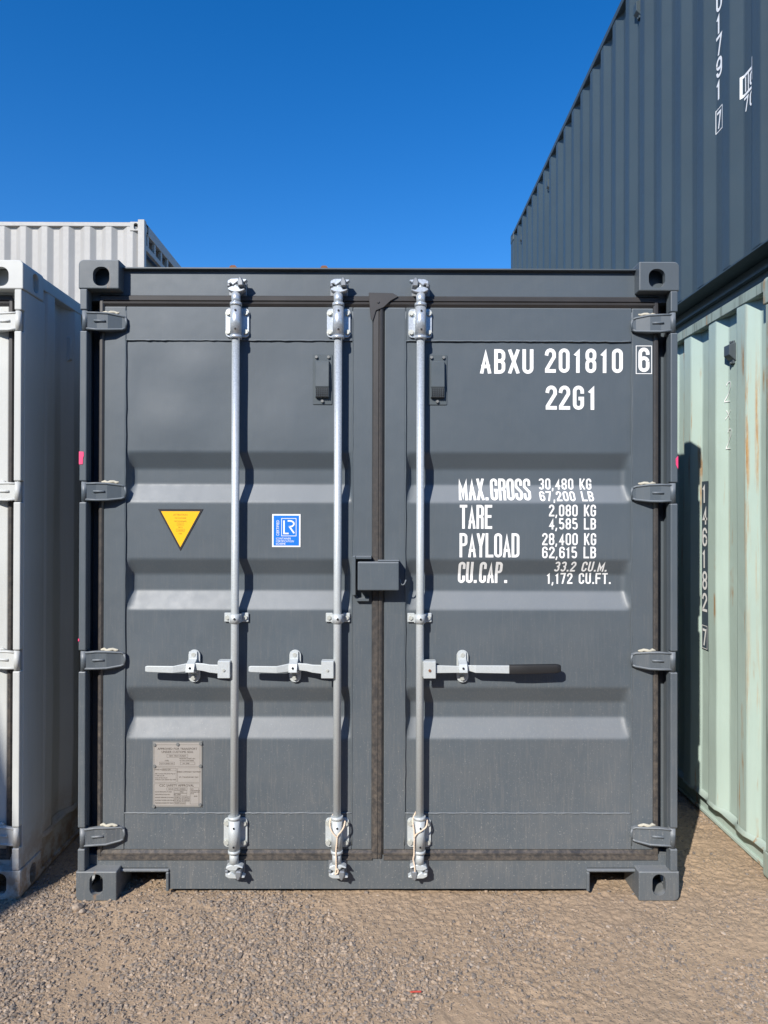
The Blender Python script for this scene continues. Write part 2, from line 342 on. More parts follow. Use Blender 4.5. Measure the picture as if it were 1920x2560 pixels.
def fit(bm, s, x0, x1, z0, z1, t, f, ratio=1.22, slant=0.0, slim=None):
    H = z1-z0
    def width(W):
        x = 0; last = 0
        for ch in s:
            if ch == ' ': x += W*ratio*(slim or 0.75); continue
            if ch in '.,': last = x+t*1.3; x += t*2.0; continue
            wd = W*(0.72 if ch == '1' else 1.22 if ch == 'M' else 1); last = x+wd; x += W*ratio-(W-wd)
        return last
    lo, hi = t*1.5, H*2
    for _ in range(30):
        mid = (lo+hi)/2
        if width(mid) > (x1-x0): hi = mid
        else: lo = mid
    text(bm, s, x0, z0, lo, H, t, f, adv=lo*ratio, slant=slant, slim=slim)
def frame_rect(bm, x0, x1, z0, z1, t, f):
    stroke(bm, [(x0, z0), (x1, z0), (x1, z1), (x0, z1)], True, t, f, 0)
def font_text(bm, s, x, z, size, f, align='CENTER', xs=1.0, mi=0):
    cu = bpy.data.curves.new('t', 'FONT'); cu.body = s; cu.size = size; cu.align_x = align; cu.fill_mode = 'FRONT'; cu.resolution_u = 2
    o = bpy.data.objects.new('t', cu); me = o.to_mesh(); vs = [bm.verts.new(f(x+v.co.x*xs, z+v.co.y, 0)) for v in me.vertices]
    for p in me.polygons:
        try: q = bm.faces.new([vs[i] for i in p.vertices]); q.material_index = mi
        except ValueError: pass
    o.to_mesh_clear(); bpy.data.objects.remove(o); bpy.data.curves.remove(cu)

# ------------------------------------------------------------------ door panel relief
YF = 0.055            # front face of the door frames and header
YP = 0.061            # front face of the door panels
BANDS = [(1.818, 1.750, 1.685, 1.610), (1.376, 1.311, 1.243, 1.167), (0.848, 0.780, 0.718, 0.634)]
def relief(z):
    z = np.asarray(z, float); d = np.zeros_like(z)
    for a, b, c, e in BANDS:
        d = np.where((z < a) & (z >= b), (a-z)/(a-b), d); d = np.where((z < b) & (z >= c), 1.0, d); d = np.where((z < c) & (z >= e), (z-e)/(c-e), d)
    return d*0.034
def softrelief(z): return sum(relief(z+o) for o in (-.006, -.003, 0, .003, .006))/5
def dents(x, z):
    g = lambda cx, cz, sx, sz, a: a*np.exp(-((x-cx)/sx)**2-((z-cz)/sz)**2)
    d = g(-.93, 2.10, .11, .13, .004)+g(-.74, 2.16, .12, .09, -.0045)+g(-.85, 1.93, .12, .09, -.0045)+g(-.45, 2.14, .12, .12, .003)+g(-.40, 1.92, .14, .12, -.003)
    d = d+g(-.95, .93, .12, .11, -.003)+g(-.5, 1.03, .2, .06, .002)+g(.55, 1.95, .25, .15, -.002)+g(.85, 2.05, .15, .15, .002)+g(.5, .45, .3, .1, .0015)+g(-.6, .45, .25, .1, -.002)
    return d + 0.0022*vnoise(x*3.1+40, z*3.3+9, 5)+0.0008*vnoise(x*9, z*8, 6)
def face_y(x, z):
    """front of the closed doors at x, z"""
    ax = abs(x)
    if 0.109 < ax < 1.045 and 0.332 < z < 2.277:
        e = min(ax-0.109, 1.045-ax); tp = min(1, e/0.02)
        return YP + float(softrelief(z))*tp + float(dents(np.array(x), np.array(z)))*min(1, e/.05)
    return YF
def on_door(x, z, l): return (x, face_y(x, z)-0.0012-l, z)
def door_lettering(name, fn, parent, mat):
    bm = bmesh.new(); fn(bm)
    for z in np.arange(0.64, 2.3, 0.006):
        if any(b[3]-.012 < z < b[0]+.012 for b in BANDS):
            bmesh.ops.bisect_plane(bm, geom=bm.verts[:]+bm.edges[:]+bm.faces[:], plane_co=(0, 0, z), plane_no=(0, 0, 1))
    for v in bm.verts:
        l = 0.0012 + (v.co.y*1.0)
        v.co.y = face_y(v.co.x, v.co.z)-l
    bmesh.ops.recalc_face_normals(bm, faces=bm.faces)
    me = bpy.data.meshes.new(name); bm.to_mesh(me); bm.free(); me.materials.append(mat)
    o = bpy.data.objects.new(name, me); S.collection.objects.link(o); o.parent = parent; return o

# ------------------------------------------------------------------ container pieces (local: x across, y depth, z up; door end at y=0)
HW, HT = 1.219, 2.591
def casting_mesh(bottom):
    # outer corner at x=0,y=0 ; body x 0..0.162, y 0..0.178, z 0..0.118
    b = bmesh.new(); bmesh.ops.create_cube(b, size=1.0)
    for v in b.verts: v.co = Vector(((v.co.x+.5)*.164, (v.co.y+.5)*.178, (v.co.z+.5)*.118))
    zz = 0.0 if bottom else 0.118
    big = [e for e in b.edges if all(abs(v.co.x) < 1e-6 and abs(v.co.z-zz) < 1e-6 for v in e.verts)]
    bmesh.ops.bevel(b, geom=big, offset=0.022, segments=5, affect='EDGES', profile=0.5)
    es = [e for e in b.edges if abs(e.calc_face_angle(0)) > 1.0]
    bmesh.ops.bevel(b, geom=es, offset=0.004, segments=2, affect='EDGES', profile=0.5)
    me = bpy.data.meshes.new('c'); b.to_mesh(me); b.free()
    o = bpy.data.objects.new('c', me); S.collection.objects.link(o)
    cut = []
    def cutter(mb):
        c = mb.build('k', M['dark']); cut.append(c)
        md = o.modifiers.new('b', 'BOOLEAN'); md.operation = 'DIFFERENCE'; md.object = c; md.solver = 'EXACT'
    if bottom: cutter(MB().prism(rrect(.0825, .065, .054, .086, .0265, 8), -.02, .06)); zc = .06
    else: cutter(MB().prism(rrect(.092, .050, .067, .078, .030, 8), -.02, .06)); zc = .055
    cutter(MB().prism([(y, z) for y, z in rrect(.105, zc, .052, .080, .025, 8)], -.02, .06, plane='YZ'))
    cutter(MB().box(.026, .14, .026, .155, .012, .106))
    dg = bpy.context.evaluated_depsgraph_get(); me2 = bpy.data.meshes.new_from_object(o.evaluated_get(dg))
    for c in cut+[o]: bpy.data.objects.remove(c)
    me2.name = 'corner_casting'; return me2
CAST = {True: casting_mesh(True), False: casting_mesh(False)}
def castings(root, L, mat, H=HT, hw=HW):
    cache = {}
    for sx in (-1, 1):
        for back in (0, 1):
            for bot in (True, False):
                me = CAST[bot].copy(); me.materials.clear(); me.materials.append(mat)
                T = Matrix.Translation((sx*hw, L if back else 0, 0 if bot else H-.118)) @ Matrix.Diagonal((-sx, -1 if back else 1, 1, 1))
                me.transform(T)
                if T.determinant() < 0: me.flip_normals()
                o = bpy.data.objects.new('corner_casting', me); S.collection.objects.link(o); o.parent = root
def corrugated(name, root, mat, xo, sgn, y0, y1, z0, z1, depth=.036, phase=0.0, pitch=.278, flat=.070, dent=0.0, seed=3, rows=2):
    """side sheet; xo = x of the outer flats, sgn = outward direction; phase = y where an outer flat starts"""
    sl = (pitch-2*flat)/2; k = math.floor((y0-phase)/pitch)-1; P = []
    while phase+k*pitch < y1:
        a = phase+k*pitch; e = .004
        P += [(a+e, 0), (a+flat-e, 0), (a+flat+e, e/sl), (a+flat+sl-e, 1-e/sl), (a+flat+sl+e, 1), (a+2*flat+sl-e, 1), (a+2*flat+sl+e, 1-e/sl), (a+pitch-e, e/sl)]; k += 1
    Q = [p for p in P if y0 < p[0] < y1]
    interp = lambda y: np.interp(y, [p[0] for p in P], [p[1] for p in P])
    ys = np.array([y0]+[p[0] for p in Q]+[y1]); ds = interp(ys)
    zs = np.linspace(z0, z1, rows); Y, Z = np.meshgrid(ys, zs); D = np.tile(ds, (rows, 1))*depth
    if dent: D = D+dent*vnoise(Y*2.3+seed, Z*1.7+seed, seed)+dent*.5*vnoise(Y*7+seed, Z*4, seed+1)
    X = xo-sgn*D
    o = grid_mesh(name, X, Y, Z, mat, root, smooth=False, flip=(sgn > 0))
    return o, interp
def shell(root, mats, L, H=HT, phase=(0.0, 0.0), pitch=.278, z0=.16, ztop=.065, recess=.0, railmat=None, dent=0.0, post=.20, lip=False, flange=False, gap=0.0, hw=HW, front_plain=True, flat=.070, end_wall=True):
    """sides, roof, rails, rear; door end is added separately"""
    m = mats; rm = railmat or m; walls = []
    for i, sgn in enumerate((-1, 1)):
        w_, f_ = corrugated('side_wall', root, m, sgn*(hw-.010), sgn, post-.002, L-.15, z0, H-ztop+.005, phase=phase[i], pitch=pitch, dent=dent, seed=3+i, rows=24 if dent else 2, flat=flat)
        walls.append((w_, f_))
        s = sgn
        def bx(mb, xa, xb, *a, **k): return mb.box(min(s*xa, s*xb), max(s*xa, s*xb), *a, **k)
        bx(MB(), hw-.060, hw-.004, .17, L-.17, H-ztop, H-.012, bev=.003).build('top_rail', rm, root)
        mb = MB(); bx(mb, hw-recess-.012, hw-recess-.004, .16, L-.16, .015, z0-gap, bev=.0)
        if not gap: bx(mb, hw-recess-.06, hw-recess-.0125, .16, L-.16, z0-.012, z0-.004)
        else: bx(MB(), hw-recess-.10, hw-recess-.09, .16, L-.16, .02, z0-.004).build('gap_shade_strip', M['dark'], root)  # black backing strip painting the shade inside the gap under the sheet lip
        if recess > .06:
            bx(mb, hw-recess+.0, hw-.012, .16, L-.16, z0-.010, z0-.002)
            bx(mb, hw-recess, hw-recess+.025, .16, L-.16, .10, .112)
            bx(mb, hw-recess, hw-recess+.035, .16, L-.16, .015, .023)
        if flange: bx(mb, hw-recess-.012, hw-recess+.010, .16, L-.16, .006, .022, bev=.002)
        mb.build('bottom_rail', m, root)
        if lip:
            ys = np.linspace(.19, L-.17, 220); mb = MB()
            prof = w_ and [float(f_(y)) for y in ys]
            X1 = np.array([(hw-.010)-p*.036+0.006 for p in prof])+.004*vnoise(ys*5, ys*0+3, 9)
            lipX = np.maximum(X1, hw-.018)+.003
            ZB = z0-.012+.006*vnoise(ys*6, ys*0+1, 12)
            rows_ = [(X1-.005, z0+.012+0*ys), (lipX, ZB+.006), (lipX-.002, ZB+.000), (lipX-.03, ZB+.000)]
            XX = np.array([r[0] for r in rows_])*s; ZZ = np.array([r[1]+0*ys for r in rows_]); YY = np.tile(ys, (4, 1))
            grid_mesh('sheet_lip', XX, YY, ZZ, m, root, smooth=True, flip=(s < 0))
        for yy in (0, 1):
            if yy == 0: continue
            bx(MB(), hw-.15, hw-.004, L-.16, L-.004, .118, H-.118, bev=.006).build('corner_post', rm, root)
    MB().box(-hw+.03, hw-.03, .10, L-.1, H-.028, H-.020).build('roof', m, root)
    MB().box(-hw+.06+recess, hw-.06-recess, .10, L-.06, .10, .15).build('floor', M['dark'], root)
    if end_wall: MB().box(-hw+.06, hw-.06, L-.05, L-.03, .10, H-.03).build('end_wall', m, root)
    return walls

KN = [2.345, 1.651, 0.966, 0.251]        # hinge heights
def hinge(root, sx, z, m):
    mb = MB(); f = lambda a: a
    mb.cyl((-1.1955, .0135, 0), .0125, .080, 'Z', 20)
    top = [(-1.190, .036), (-1.150, .038), (-1.107, .037), (-1.056, .031), (-1.041, .024)]
    prof = [(-1.190, .006), (-1.150, .016), (-1.107, .020), (-1.056, .040), (-1.041, .042)]
    b = bmesh.new(); n = len(top); F = []; K = []
    for (x, h), (_, y) in zip(top, prof):
        F.append([b.verts.new((x, y, h)), b.verts.new((x, y, -h))]); K.append([b.verts.new((x, max(y+.012, .0535 if x > -1.14 else y+.012), h)), b.verts.new((x, max(y+.012, .0535 if x > -1.14 else y+.012), -h))])
    for i in range(n-1):
        b.faces.new((F[i][0], F[i][1], F[i+1][1], F[i+1][0])); b.faces.new((K[i][0], K[i+1][0], K[i+1][1], K[i][1]))
        b.faces.new((F[i][0], F[i+1][0], K[i+1][0], K[i][0])); b.faces.new((F[i][1], K[i][1], K[i+1][1], F[i+1][1]))
    b.faces.new((F[0][0], K[0][0], K[0][1], F[0][1])); b.faces.new((F[-1][0], F[-1][1], K[-1][1], K[-1][0]))
    bmesh.ops.recalc_face_normals(b, faces=b.faces); mb._take(b, 0)
    for sg in (1, -1):
        mb.tube([(x, y+.001, sg*(h-.004)) for (x, h), (_, y) in zip(top, prof)], .0048, 8)
    mb.tube([(-1.160, .011, 0.001), (-1.135, .016, .001), (-1.116, .018, .001)], .0045, 8)
    mb.tube([(-1.043, .042, -.022), (-1.039, .045, 0), (-1.043, .042, .022)], .0045, 8)
    # dried sealant bead lying on the top edge
    p = [(-1.135+.012*i, .034+.004*math.sin(i*1.7), .040+.0025*math.sin(i*2.1)) for i in range(7)]
    mb.tube(p, .0065, 8, mi=1, taper=[.5, 1, .8, 1.1, .9, 1, .4])
    return mb.build('hinge', [m, M['sealant']] if m is M['char'] else [m, m], root, xf=Matrix.Translation((0, 0, z)) @ Matrix.Diagonal((sx, 1, 1, 1)))
def gasket_profile(along, fixed, flip=1):
    pass
def door_end(root, m, H=HT, detailed=True):
    """posts, header, sill, two doors with hinges and seals; returns the doors"""
    for sx in (-1, 1):
        X = Matrix.Diagonal((-sx, 1, 1, 1))
        mb = MB()
        mb.box(-1.2135, -1.2010, .028, .20, .118, H-.118, bev=.002)
        mb.box(-1.2008, -1.1575, .118, .128, .118, H-.118)
        mb.box(-1.2008, -1.1835, .030, .046, .118, H-.118)
        zs = [.119]
        for k in reversed(KN): zs += [k-.043, k+.043]
        zs.append(H-.119)
        for a, c in zip(zs[::2], zs[1::2]): mb.box(-1.2125, -1.1835, .0005, .031, a, c, bev=.004, seg=2)
        mb.box(-1.219+.0105, -1.06, .125, .2, .118, H-.118)
        post = mb.build('corner_post', m, root, xf=X)
        if detailed:
            if sx == 1:
                MB().prism([(-1.2128, 1.813), (-1.194, 1.812), (-1.1935, 1.795), (-1.197, 1.785), (-1.1975, 1.762), (-1.2128, 1.761)], -.0015, .0004).build('paint_mark', M['pink'], post)
                MB().prism([(-1.2128, 1.058), (-1.2085, 1.056), (-1.2085, 1.047), (-1.2128, 1.046)], -.0015, .0004).build('paint_mark', M['pink'], post)
            else:
                MB().prism([(1.2128, 1.802), (1.2035, 1.790), (1.2045, 1.765), (1.2128, 1.749)], -.0015, .0004).build('paint_mark', M['pink'], post)
    mb = MB(); mb.box(-1.20, 1.20, YF, .17, 2.440, H-.024)
    mb.box(-1.053, 1.053, .034, .30, H-.0235, H-.0185)
    mb.box(-1.053, 1.053, .17, .30, H-.05, H-.024)
    mb.box(-1.18, 1.18, .10, .17, 2.40, 2.44)
    hd = mb.build('door_header', m, root)
    mb = MB(); t = .016
    P = [(-.862, .021), (.862, .021), (.862, .108), (1.055, .108), (1.20, .108), (1.20, .1595), (-1.20, .1595), (-1.20, .108), (-1.055, .108), (-.862, .108)]
    mb.prism(P, YF, YF+.012)
    mb.box(-.862, .862, YF+.0125, YF+.16, .021, .030)
    for s in (-1, 1):   # folded pocket edges
        a, c = sorted((s*.858, s*1.058)); mb.box(a, c, YF-.010, YF+.20, .093, .104, bev=.003)
        a, c = sorted((s*.858, s*.870)); mb.box(a, c, YF-.010, YF+.20, .014, .092, bev=.003)
        a, c = sorted((s*1.07, s*1.19)); 
    mb.box(-1.20, 1.20, YF+.02, YF+.16, .109, .1585)
    sill = mb.build('door_sill', m, root)
    doors = []
    for sx in (-1, 1):       # -1 left
        s = sx; inner = .026 if s < 0 else .022
        def bx(mb, a, c, *r, **k): return mb.box(min(s*a, s*c), max(s*a, s*c), *r, **k)
        mb = MB()
        bx(mb, 1.045, 1.134, YF, YF+.05, .181, 2.417, bev=.004, seg=2)
        bx(mb, inner, .109, YF, YF+.05, .181, 2.417, bev=.004, seg=2)
        bx(mb, .1092, 1.0448, YF+.0005, YF+.05, 2.277, 2.417, bev=.003)
        bx(mb, .1092, 1.0448, YF+.0005, YF+.05, .181, .332, bev=.003)
        bx(mb, 1.13, 1.150, YF+.012, YF+.05, .165, 2.43)
        # weld beads with a slightly wandering hand
        def bead(p0, p1, r=.0028, nn=60):
            mb.tube([(p0[0]+(p1[0]-p0[0])*i/nn+.0010*random.uniform(-1, 1), YF+.0005+.0007*random.random(), p0[1]+(p1[1]-p0[1])*i/nn+.0010*random.uniform(-1, 1)) for i in range(nn+1)], r, 6, taper=[random.uniform(.75, 1.25) for _ in range(nn+1)])
        bead((s*.109, .20), (s*.109, 2.40)); bead((s*1.045, .20), (s*1.045, 2.40)); bead((s*.109, 2.279), (s*1.045, 2.279)); bead((s*.109, .331), (s*1.045, .331), r=.0035)
        door = mb.build('door', m, root); doors.append(door)
        # panel
        xs = np.concatenate([[.109, .112, .117, .123, .131], np.linspace(.15, 1.004, 70), [1.023, 1.031, 1.037, 1.042, 1.045]])
        zs = [.332, 2.277]
        for a, b_, c, e in BANDS:
            for q in (a, b_, c, e): zs += [q-.012, q-.008, q-.004, q, q+.004, q+.008, q+.012]
        zs = np.array(sorted(set(list(np.round(zs, 4))+list(np.linspace(.34, 2.27, 90)))))
        X_, Z_ = np.meshgrid(xs*s, zs); e = np.minimum(np.abs(X_)-.109, 1.045-np.abs(X_)); tp = np.clip(e/.02, 0, 1)
        Y_ = YP+softrelief(Z_)*tp+dents(X_, Z_)*np.clip(e/.05, 0, 1)
        grid_mesh('door_panel', X_, Y_, Z_, m, door, smooth=True, flip=(s < 0))
        # seals
        mb = MB()
        def prof_h(x0, x1, zt, zb, up):       # horizontal lip seal
            n = 40
            pr = [(YF-.0015, zt), (YF-.008, zt-(zt-zb)*.12), (YF-.007, zt-(zt-zb)*.45), (YF-.001, zt-(zt-zb)*.52), (YF-.006, zt-(zt-zb)*.60), (YF-.005, zt-(zt-zb)*.75), (YF+.006, zb), (YF+.03, zb), (YF+.03, zt)]
            if not up: pr = [(y, zt+zb-z) for y, z in pr]
            mb.prism(pr[::-1], min(x0, x1), max(x0, x1), plane='YZ')
        prof_h(s*inner, s*1.150, 2.463, 2.417, True); prof_h(s*inner, s*1.150, .181, .138, False)
        pr = [(1.134, YF-.0005), (1.140, YF-.007), (1.150, YF-.006), (1.157, YF+.004), (1.157, YF+.03), (1.134, YF+.03)]
        mb.prism([(s*a, b_) for a, b_ in pr], .15, 2.45, plane='XY')
        seal = mb.build('door_seal', M['rubber'], door)
        for k in KN: hinge(door, -s, k, m)
    # centre seal belongs to the right door
    mb = MB(); pr = [(-.028, YF-.0008), (-.024, YF-.008), (-.004, YF-.009), (-.001, YF-.006), (.004, YF-.010), (.012, YF-.008), (.0225, YF+.006), (.0225, YF+.02), (-.028, YF+.02)]
    mb.prism(pr, .15, 2.43, plane='XY')
    if detailed:   # folded corner piece where the seals meet
        mb.prism([(-.045, 2.474), (.055, 2.472), (.078, 2.458), (.045, 2.440), (.018, 2.414), (-.014, 2.40), (-.028, 2.355), (-.036, 2.368), (-.041, 2.42)], YF-.014, YF-.0105, bev=.0015)
        mb.cyl((-.006, YF-.016, 2.436), .0055, .004, 'Y', 14)
    mb.build('centre_seal', M['rubber'], doors[1])
    return doors, hd, sill

# ------------------------------------------------------------------ locking gear
def bracket(bar, x, z, zlo, zhi):
    mb = MB(); mb.prism(rrect(x, z, .097, .119, .016), .046, .0545, bev=.001)
    mb.box(x-.021, x+.021, .018, .0465, z-.058, z+.058)
    mb.cyl((x, .018, (zlo+zhi)/2), .0225, zhi-zlo, 'Z', 28)
    mb.cyl((x, .018, zhi+.0075), .0245, .013, 'Z', 28); mb.cyl((x, .018, zlo-.0075), .0245, .013, 'Z', 28)
    for sx in (-1, 1):
        for sz in (-1, 1):
            mb.cyl((x+sx*.0365, .0415, z+sz*.039), .0095, .010, 'Y', 6, smooth=False, mi=1); mb.cyl((x+sx*.0365, .0455, z+sz*.039), .0125, .003, 'Y', 16, mi=1)
    for sz in (-1, 1): mb.cyl((x+.002, -.0045, z+sz*.038), .0042, .004, 'Y', 12, mi=2)
    mb.build('bearing_bracket', [M['galv'], M['bolt'], M['dark']], bar)
def cam(bar, x, z, sx, sz):
    """forged cam and the keeper it hooks into; z = end collar height, sz=+1 at the top"""
    k = .001
    def P(l): return [(a*k*sx, b*k*sz) for a, b in l]
    T = Matrix.Translation((x, 0, z))
    mb = MB(); mb.cyl((0, .018, .022*sz), .0185, .048, 'Z', 24)
    mb.cyl((0, .018, .058*sz), .015, .07, 'Z', 18)
    mb.prism(P([(-31, 90), (-16, 98), (14, 99), (17, 92), (10, 84), (-1, 76), (-9, 70), (-17, 79), (-31, 75)]), -.003, .034, bev=.003)
    mb.prism(P([(-31, 60), (-15, 68), (12, 68), (21, 55), (38, 59), (40, 54), (27, 47), (10, 43), (-14, 45), (-29, 52)]), -.001, .034, bev=.003)
    mb.prism(P([(27, 98), (45, 97), (47, 93), (34, 84)]), .002, .03, bev=.002)
    mb.build('cam', M['galv'], bar, xf=T)
    mb = MB(); mb.prism(P([(9, 83), (12, 92), (16, 104), (24, 105), (33, 86), (34, 68), (12, 66)]), -.008, .055, bev=.004)
    mb.prism(P([(-34, 66), (-31, 82), (-22, 82), (-20, 66)]), -.001, .055, bev=.003)
    mb.box(-.036, .038, .0485, .0545, .048*sz-.006 if sz > 0 else -.098, .098 if sz > 0 else -.044, bev=.003)
    mb.build('cam_keeper', M['galvd'], bar, xf=T)
def strap(bar, x, z):
    mb = MB()
    for s in (-1, 1):
        mb.box(x+s*.0355-.0145, x+s*.0355+.0145, .049, .0545, z-.019, z+.019, bev=.003)
        mb.cyl((x+s*.037, .046, z), .009, .008, 'Y', 6, mi=1, smooth=False)
        a, c = sorted((x+s*.0235, x+s*.019)); mb.box(a, c, .018, .051, z-.017, z+.017)
    mb.cyl((x, .018, z), .0205, .036, 'Z', 24); mb.cyl((x+.002, -.003, z), .0045, .003, 'Y', 10, mi=2)
    mb.build('guide_strap', [M['galv'], M['bolt'], M['dark']], bar)
def catch(bar, x, z, s=1):
    mb = MB(); mb.prism(rrect(x, z, .048, .133, .0235, 7), .046, .0545, bev=.001)
    for q in (-1, 1): mb.cyl((x-.001, .041, z+q*.047), .0095, .012, 'Y', 6, mi=1, smooth=False); mb.cyl((x-.001, .0452, z+q*.047), .012, .003, 'Y', 16, mi=1)
    mb.prism([(.045, z+.060), (.038, z+.060), (.036, z+.032), (.000, z+.018), (-.012, z-.002), (-.014, z-.014), (-.006, z-.016), (-.003, z-.002), (.009, z+.008), (.045, z+.026)], x-.020, x+.014, plane='YZ', bev=.001)
    mb.prism([(.045, z-.030), (.012, z-.022), (.010, z-.012), (.018, z-.012), (.045, z-.018)], x-.016, x+.016, plane='YZ')
    mb.cyl((x-.003, -.0115, z+.003), .0045, .006, 'Y', 10, mi=2)
    mb.build('handle_catch', [M['galv'], M['bolt'], M['dark']], bar)
def handle(bar, xr, z, hx0, hx1, style):
    mb = MB(); hx0, hx1 = sorted((hx0, hx1))
    mb.box(hx0, hx1, -.012, -.004, z-.035, z+.034, bev=.002); mb.box(hx0, hx1, .026, .034, z-.035, z+.034, bev=.002); mb.box(hx0, hx1, -.004, .026, z+.027, z+.034)
    mb.cyl(((hx0+hx1)/2, -.013, z-.002), .0055, .006, 'Y', 12, mi=1)
    a, c = sorted((xr, hx0 if style == 'R' else hx1)); mb.box(a, c, .006, .03, z-.030, z+.028)
    def bar_(cols):   # cols: x, zt, zb, yf, yb
        b = bmesh.new(); R = [[b.verts.new(p) for p in ((x, yf, zt), (x, yf, zb), (x, yb, zb), (x, yb, zt))] for x, zt, zb, yf, yb in cols]
        for i in range(len(R)-1):
            for k in range(4): b.faces.new((R[i][k], R[i][(k+1) % 4], R[i+1][(k+1) % 4], R[i+1][k]))
        b.faces.new(R[0][::-1]); b.faces.new(R[-1]); bmesh.ops.recalc_face_normals(b, faces=b.faces)
        bmesh.ops.bevel(b, geom=list(b.edges), offset=.0018, segments=2, affect='EDGES', profile=0.5); mb._take(b, 0)
    if style == 'L':
        o = hx0+.004; W = 1.0
        bar_([(o-.298, z+.010, z-.009, -.004, .004), (o-.290, z+.013, z-.011, -.005, .005), (o-.185, z+.012, z-.015, -.006, .005), (o-.135, z+.021, z-.011, .004, .014), (o-.105, z+.022, z-.005, .008, .018), (o-.065, z+.021, z-.009, .004, .014), (o-.040, z+.017, z-.015, .002, .012), (o+.004, z+.016, z-.020, .002, .012)])
    else:
        o = hx1-.004
        bar_([(o-.004, z+.016, z-.016, .002, .012), (o+.10, z+.013, z-.014, .000, .010), (o+.115, z+.014, z-.010, .012, .020), (o+.145, z+.014, z-.010, .012, .020), (o+.165, z+.016, z-.014, -.001, .008), (o+.310, z+.016, z-.016, -.004, .006)])
    h = mb.build('handle', [M['galv'], M['rust'] if style == 'R' else M['bolt']], bar)
    if style == 'R':
        mb = MB(); b = bmesh.new(); cols = [(.528, .0185, -.0185, -.009, .012), (.60, .0195, -.018, -.011, .013), (.722, .0215, -.013, -.011, .013), (.738, .018, -.008, -.007, .009)]
        R = [[b.verts.new(p) for p in ((x, yf, z+zt), (x, yf, z+zb), (x, yb, z+zb), (x, yb, z+zt))] for x, zt, zb, yf, yb in cols]
        for i in range(3):
            for k in range(4): b.faces.new((R[i][k], R[i][(k+1) % 4], R[i+1][(k+1) % 4], R[i+1][k]))
        b.faces.new(R[0][::-1]); b.faces.new(R[-1]); bmesh.ops.recalc_face_normals(b, faces=b.faces)
        bmesh.ops.bevel(b, geom=list(b.edges), offset=.004, segments=2, affect='EDGES', profile=0.5); mb._take(b, 0, True); mb.build('grip', M['grip'], bar)
M['galvd'] = simple('dull_galvanised_keeper', (0.24, 0.255, 0.27), 0.45, 0.4, var=0.2)
def locking_bar(root, x, style, hub, catchx):
    mb = MB(); mb.cyl((x, .018, 1.30), .0160, 2.28, 'Z', 28)
    bar = mb.build('locking_bar', M['galv'], root)
    bracket(bar, x, 2.349, 2.290, 2.408); bracket(bar, x, .256, .200, .322)
    sx = -1 if style == 'R' else 1
    cam(bar, x, 2.418, sx, 1); cam(bar, x, .189, sx, -1)
    strap(bar, x, 1.137); handle(bar, x, .935, hub[0], hub[1], style); catch(bar, catchx, .938)
    return bar
def vent_box(door, x, z):
    mb = MB(); mb.prism(rrect(x, z, .080, .208, .004), face_y(x, z)-.004, face_y(x, z)+.006, bev=.001, mi=0)
    y = face_y(x, z); mb.prism([(y, .078), (y-.021, .072), (y-.026, -.034), (y-.022, -.037), (y-.020, -.076), (y, -.078)], x-.0285, x+.0285, plane='YZ', bev=.002)
    mb.bm.verts.ensure_lookup_table()
    out = MB(); me = bpy.data.meshes.new('q'); mb.bm.to_mesh(me); mb.bm.free(); out.bm.from_mesh(me); bpy.data.meshes.remove(me)
    for v in out.bm.verts:
        if v.co.z < 1: v.co.z += z
    for i in range(7):
        for j in range(5):
            cx = x-.0225+.0075*i; cz = z-.042-.0075*j
            out.box(cx-.0023, cx+.0023, y-.0235, y-.0205, cz-.0023, cz+.0023, mi=1)
    for dx, dz in ((-.025, .091), (.025, .091), (0, -.091)): out.cyl((x+dx, y-.008, z+dz), .0062, .010, 'Y', 6, mi=2, smooth=False)
    out.build('ventilator', [M['vent'], M['dark'], M['bolt'] if False else M['vent2']], door)
M['vent2'] = simple('greyed_bolt_head', (0.20, 0.205, 0.20), 0.5, 0.3)

# ------------------------------------------------------------------ 1. the charcoal container in the middle
root = thing('shipping_container', 'charcoal grey shipping container in the middle, its doors with three galvanised locking bars', 'shipping container', (0, 0, 0))
castings(root, 6.058, M['charcast'])
shell(root, M['char'], 6.058, z0=.16)
doors, header, sill = door_end(root, M['char'])
for xx in (-.612, -.232):
    mb = MB(); mb.prism([(xx-.016, HT-.019), (xx-.014, HT+.004), (xx-.007, HT+.009), (xx+.009, HT+.009), (xx+.015, HT+.002), (xx+.016, HT-.019), (xx+.008, HT-.019), (xx+.004, HT-.004), (xx-.004, HT-.004), (xx-.008, HT-.019)], .085, .10)
    mb.build('lashing_lug', M['rust'], header)
locking_bar(root, -.585, 'L', (-.648, -.598), -.757)
locking_bar(root, -.168, 'L', (-.231, -.181), -.343)
locking_bar(root, .168, 'R', (.181, .231), .345)
vent_box(doors[0], -.235, 2.119); vent_box(doors[1], .240, 2.119)
# lock box
mb = MB()
mb.box(-.107, -.094, .012, .0545, 1.232, 1.392, bev=.002); mb.box(-.0935, -.030, .006, .0545, 1.380, 1.392, bev=.002)
mb.prism([(-.107, 1.232), (-.094, 1.232), (-.082, 1.218), (-.040, 1.222), (-.040, 1.206), (-.092, 1.206)], .034, .0545, bev=.001)
mb.build('lock_box_bracket', M['char'], doors[0])
mb = MB(); mb.box(-.085, .081, -.022, .047, 1.256, 1.370, bev=.004, seg=2); mb.box(-.004, .083, -.012, .054, 1.3705, 1.376, bev=.002)
mb.tube([(.081, .006, 1.300), (.086, .002, 1.296), (.088, 0, 1.283), (.094, 0, 1.276), (.101, 0, 1.277), (.106, 0, 1.284), (.110, 0, 1.297)], .0030, 8)
mb.build('lock_box', M['char'], doors[1])
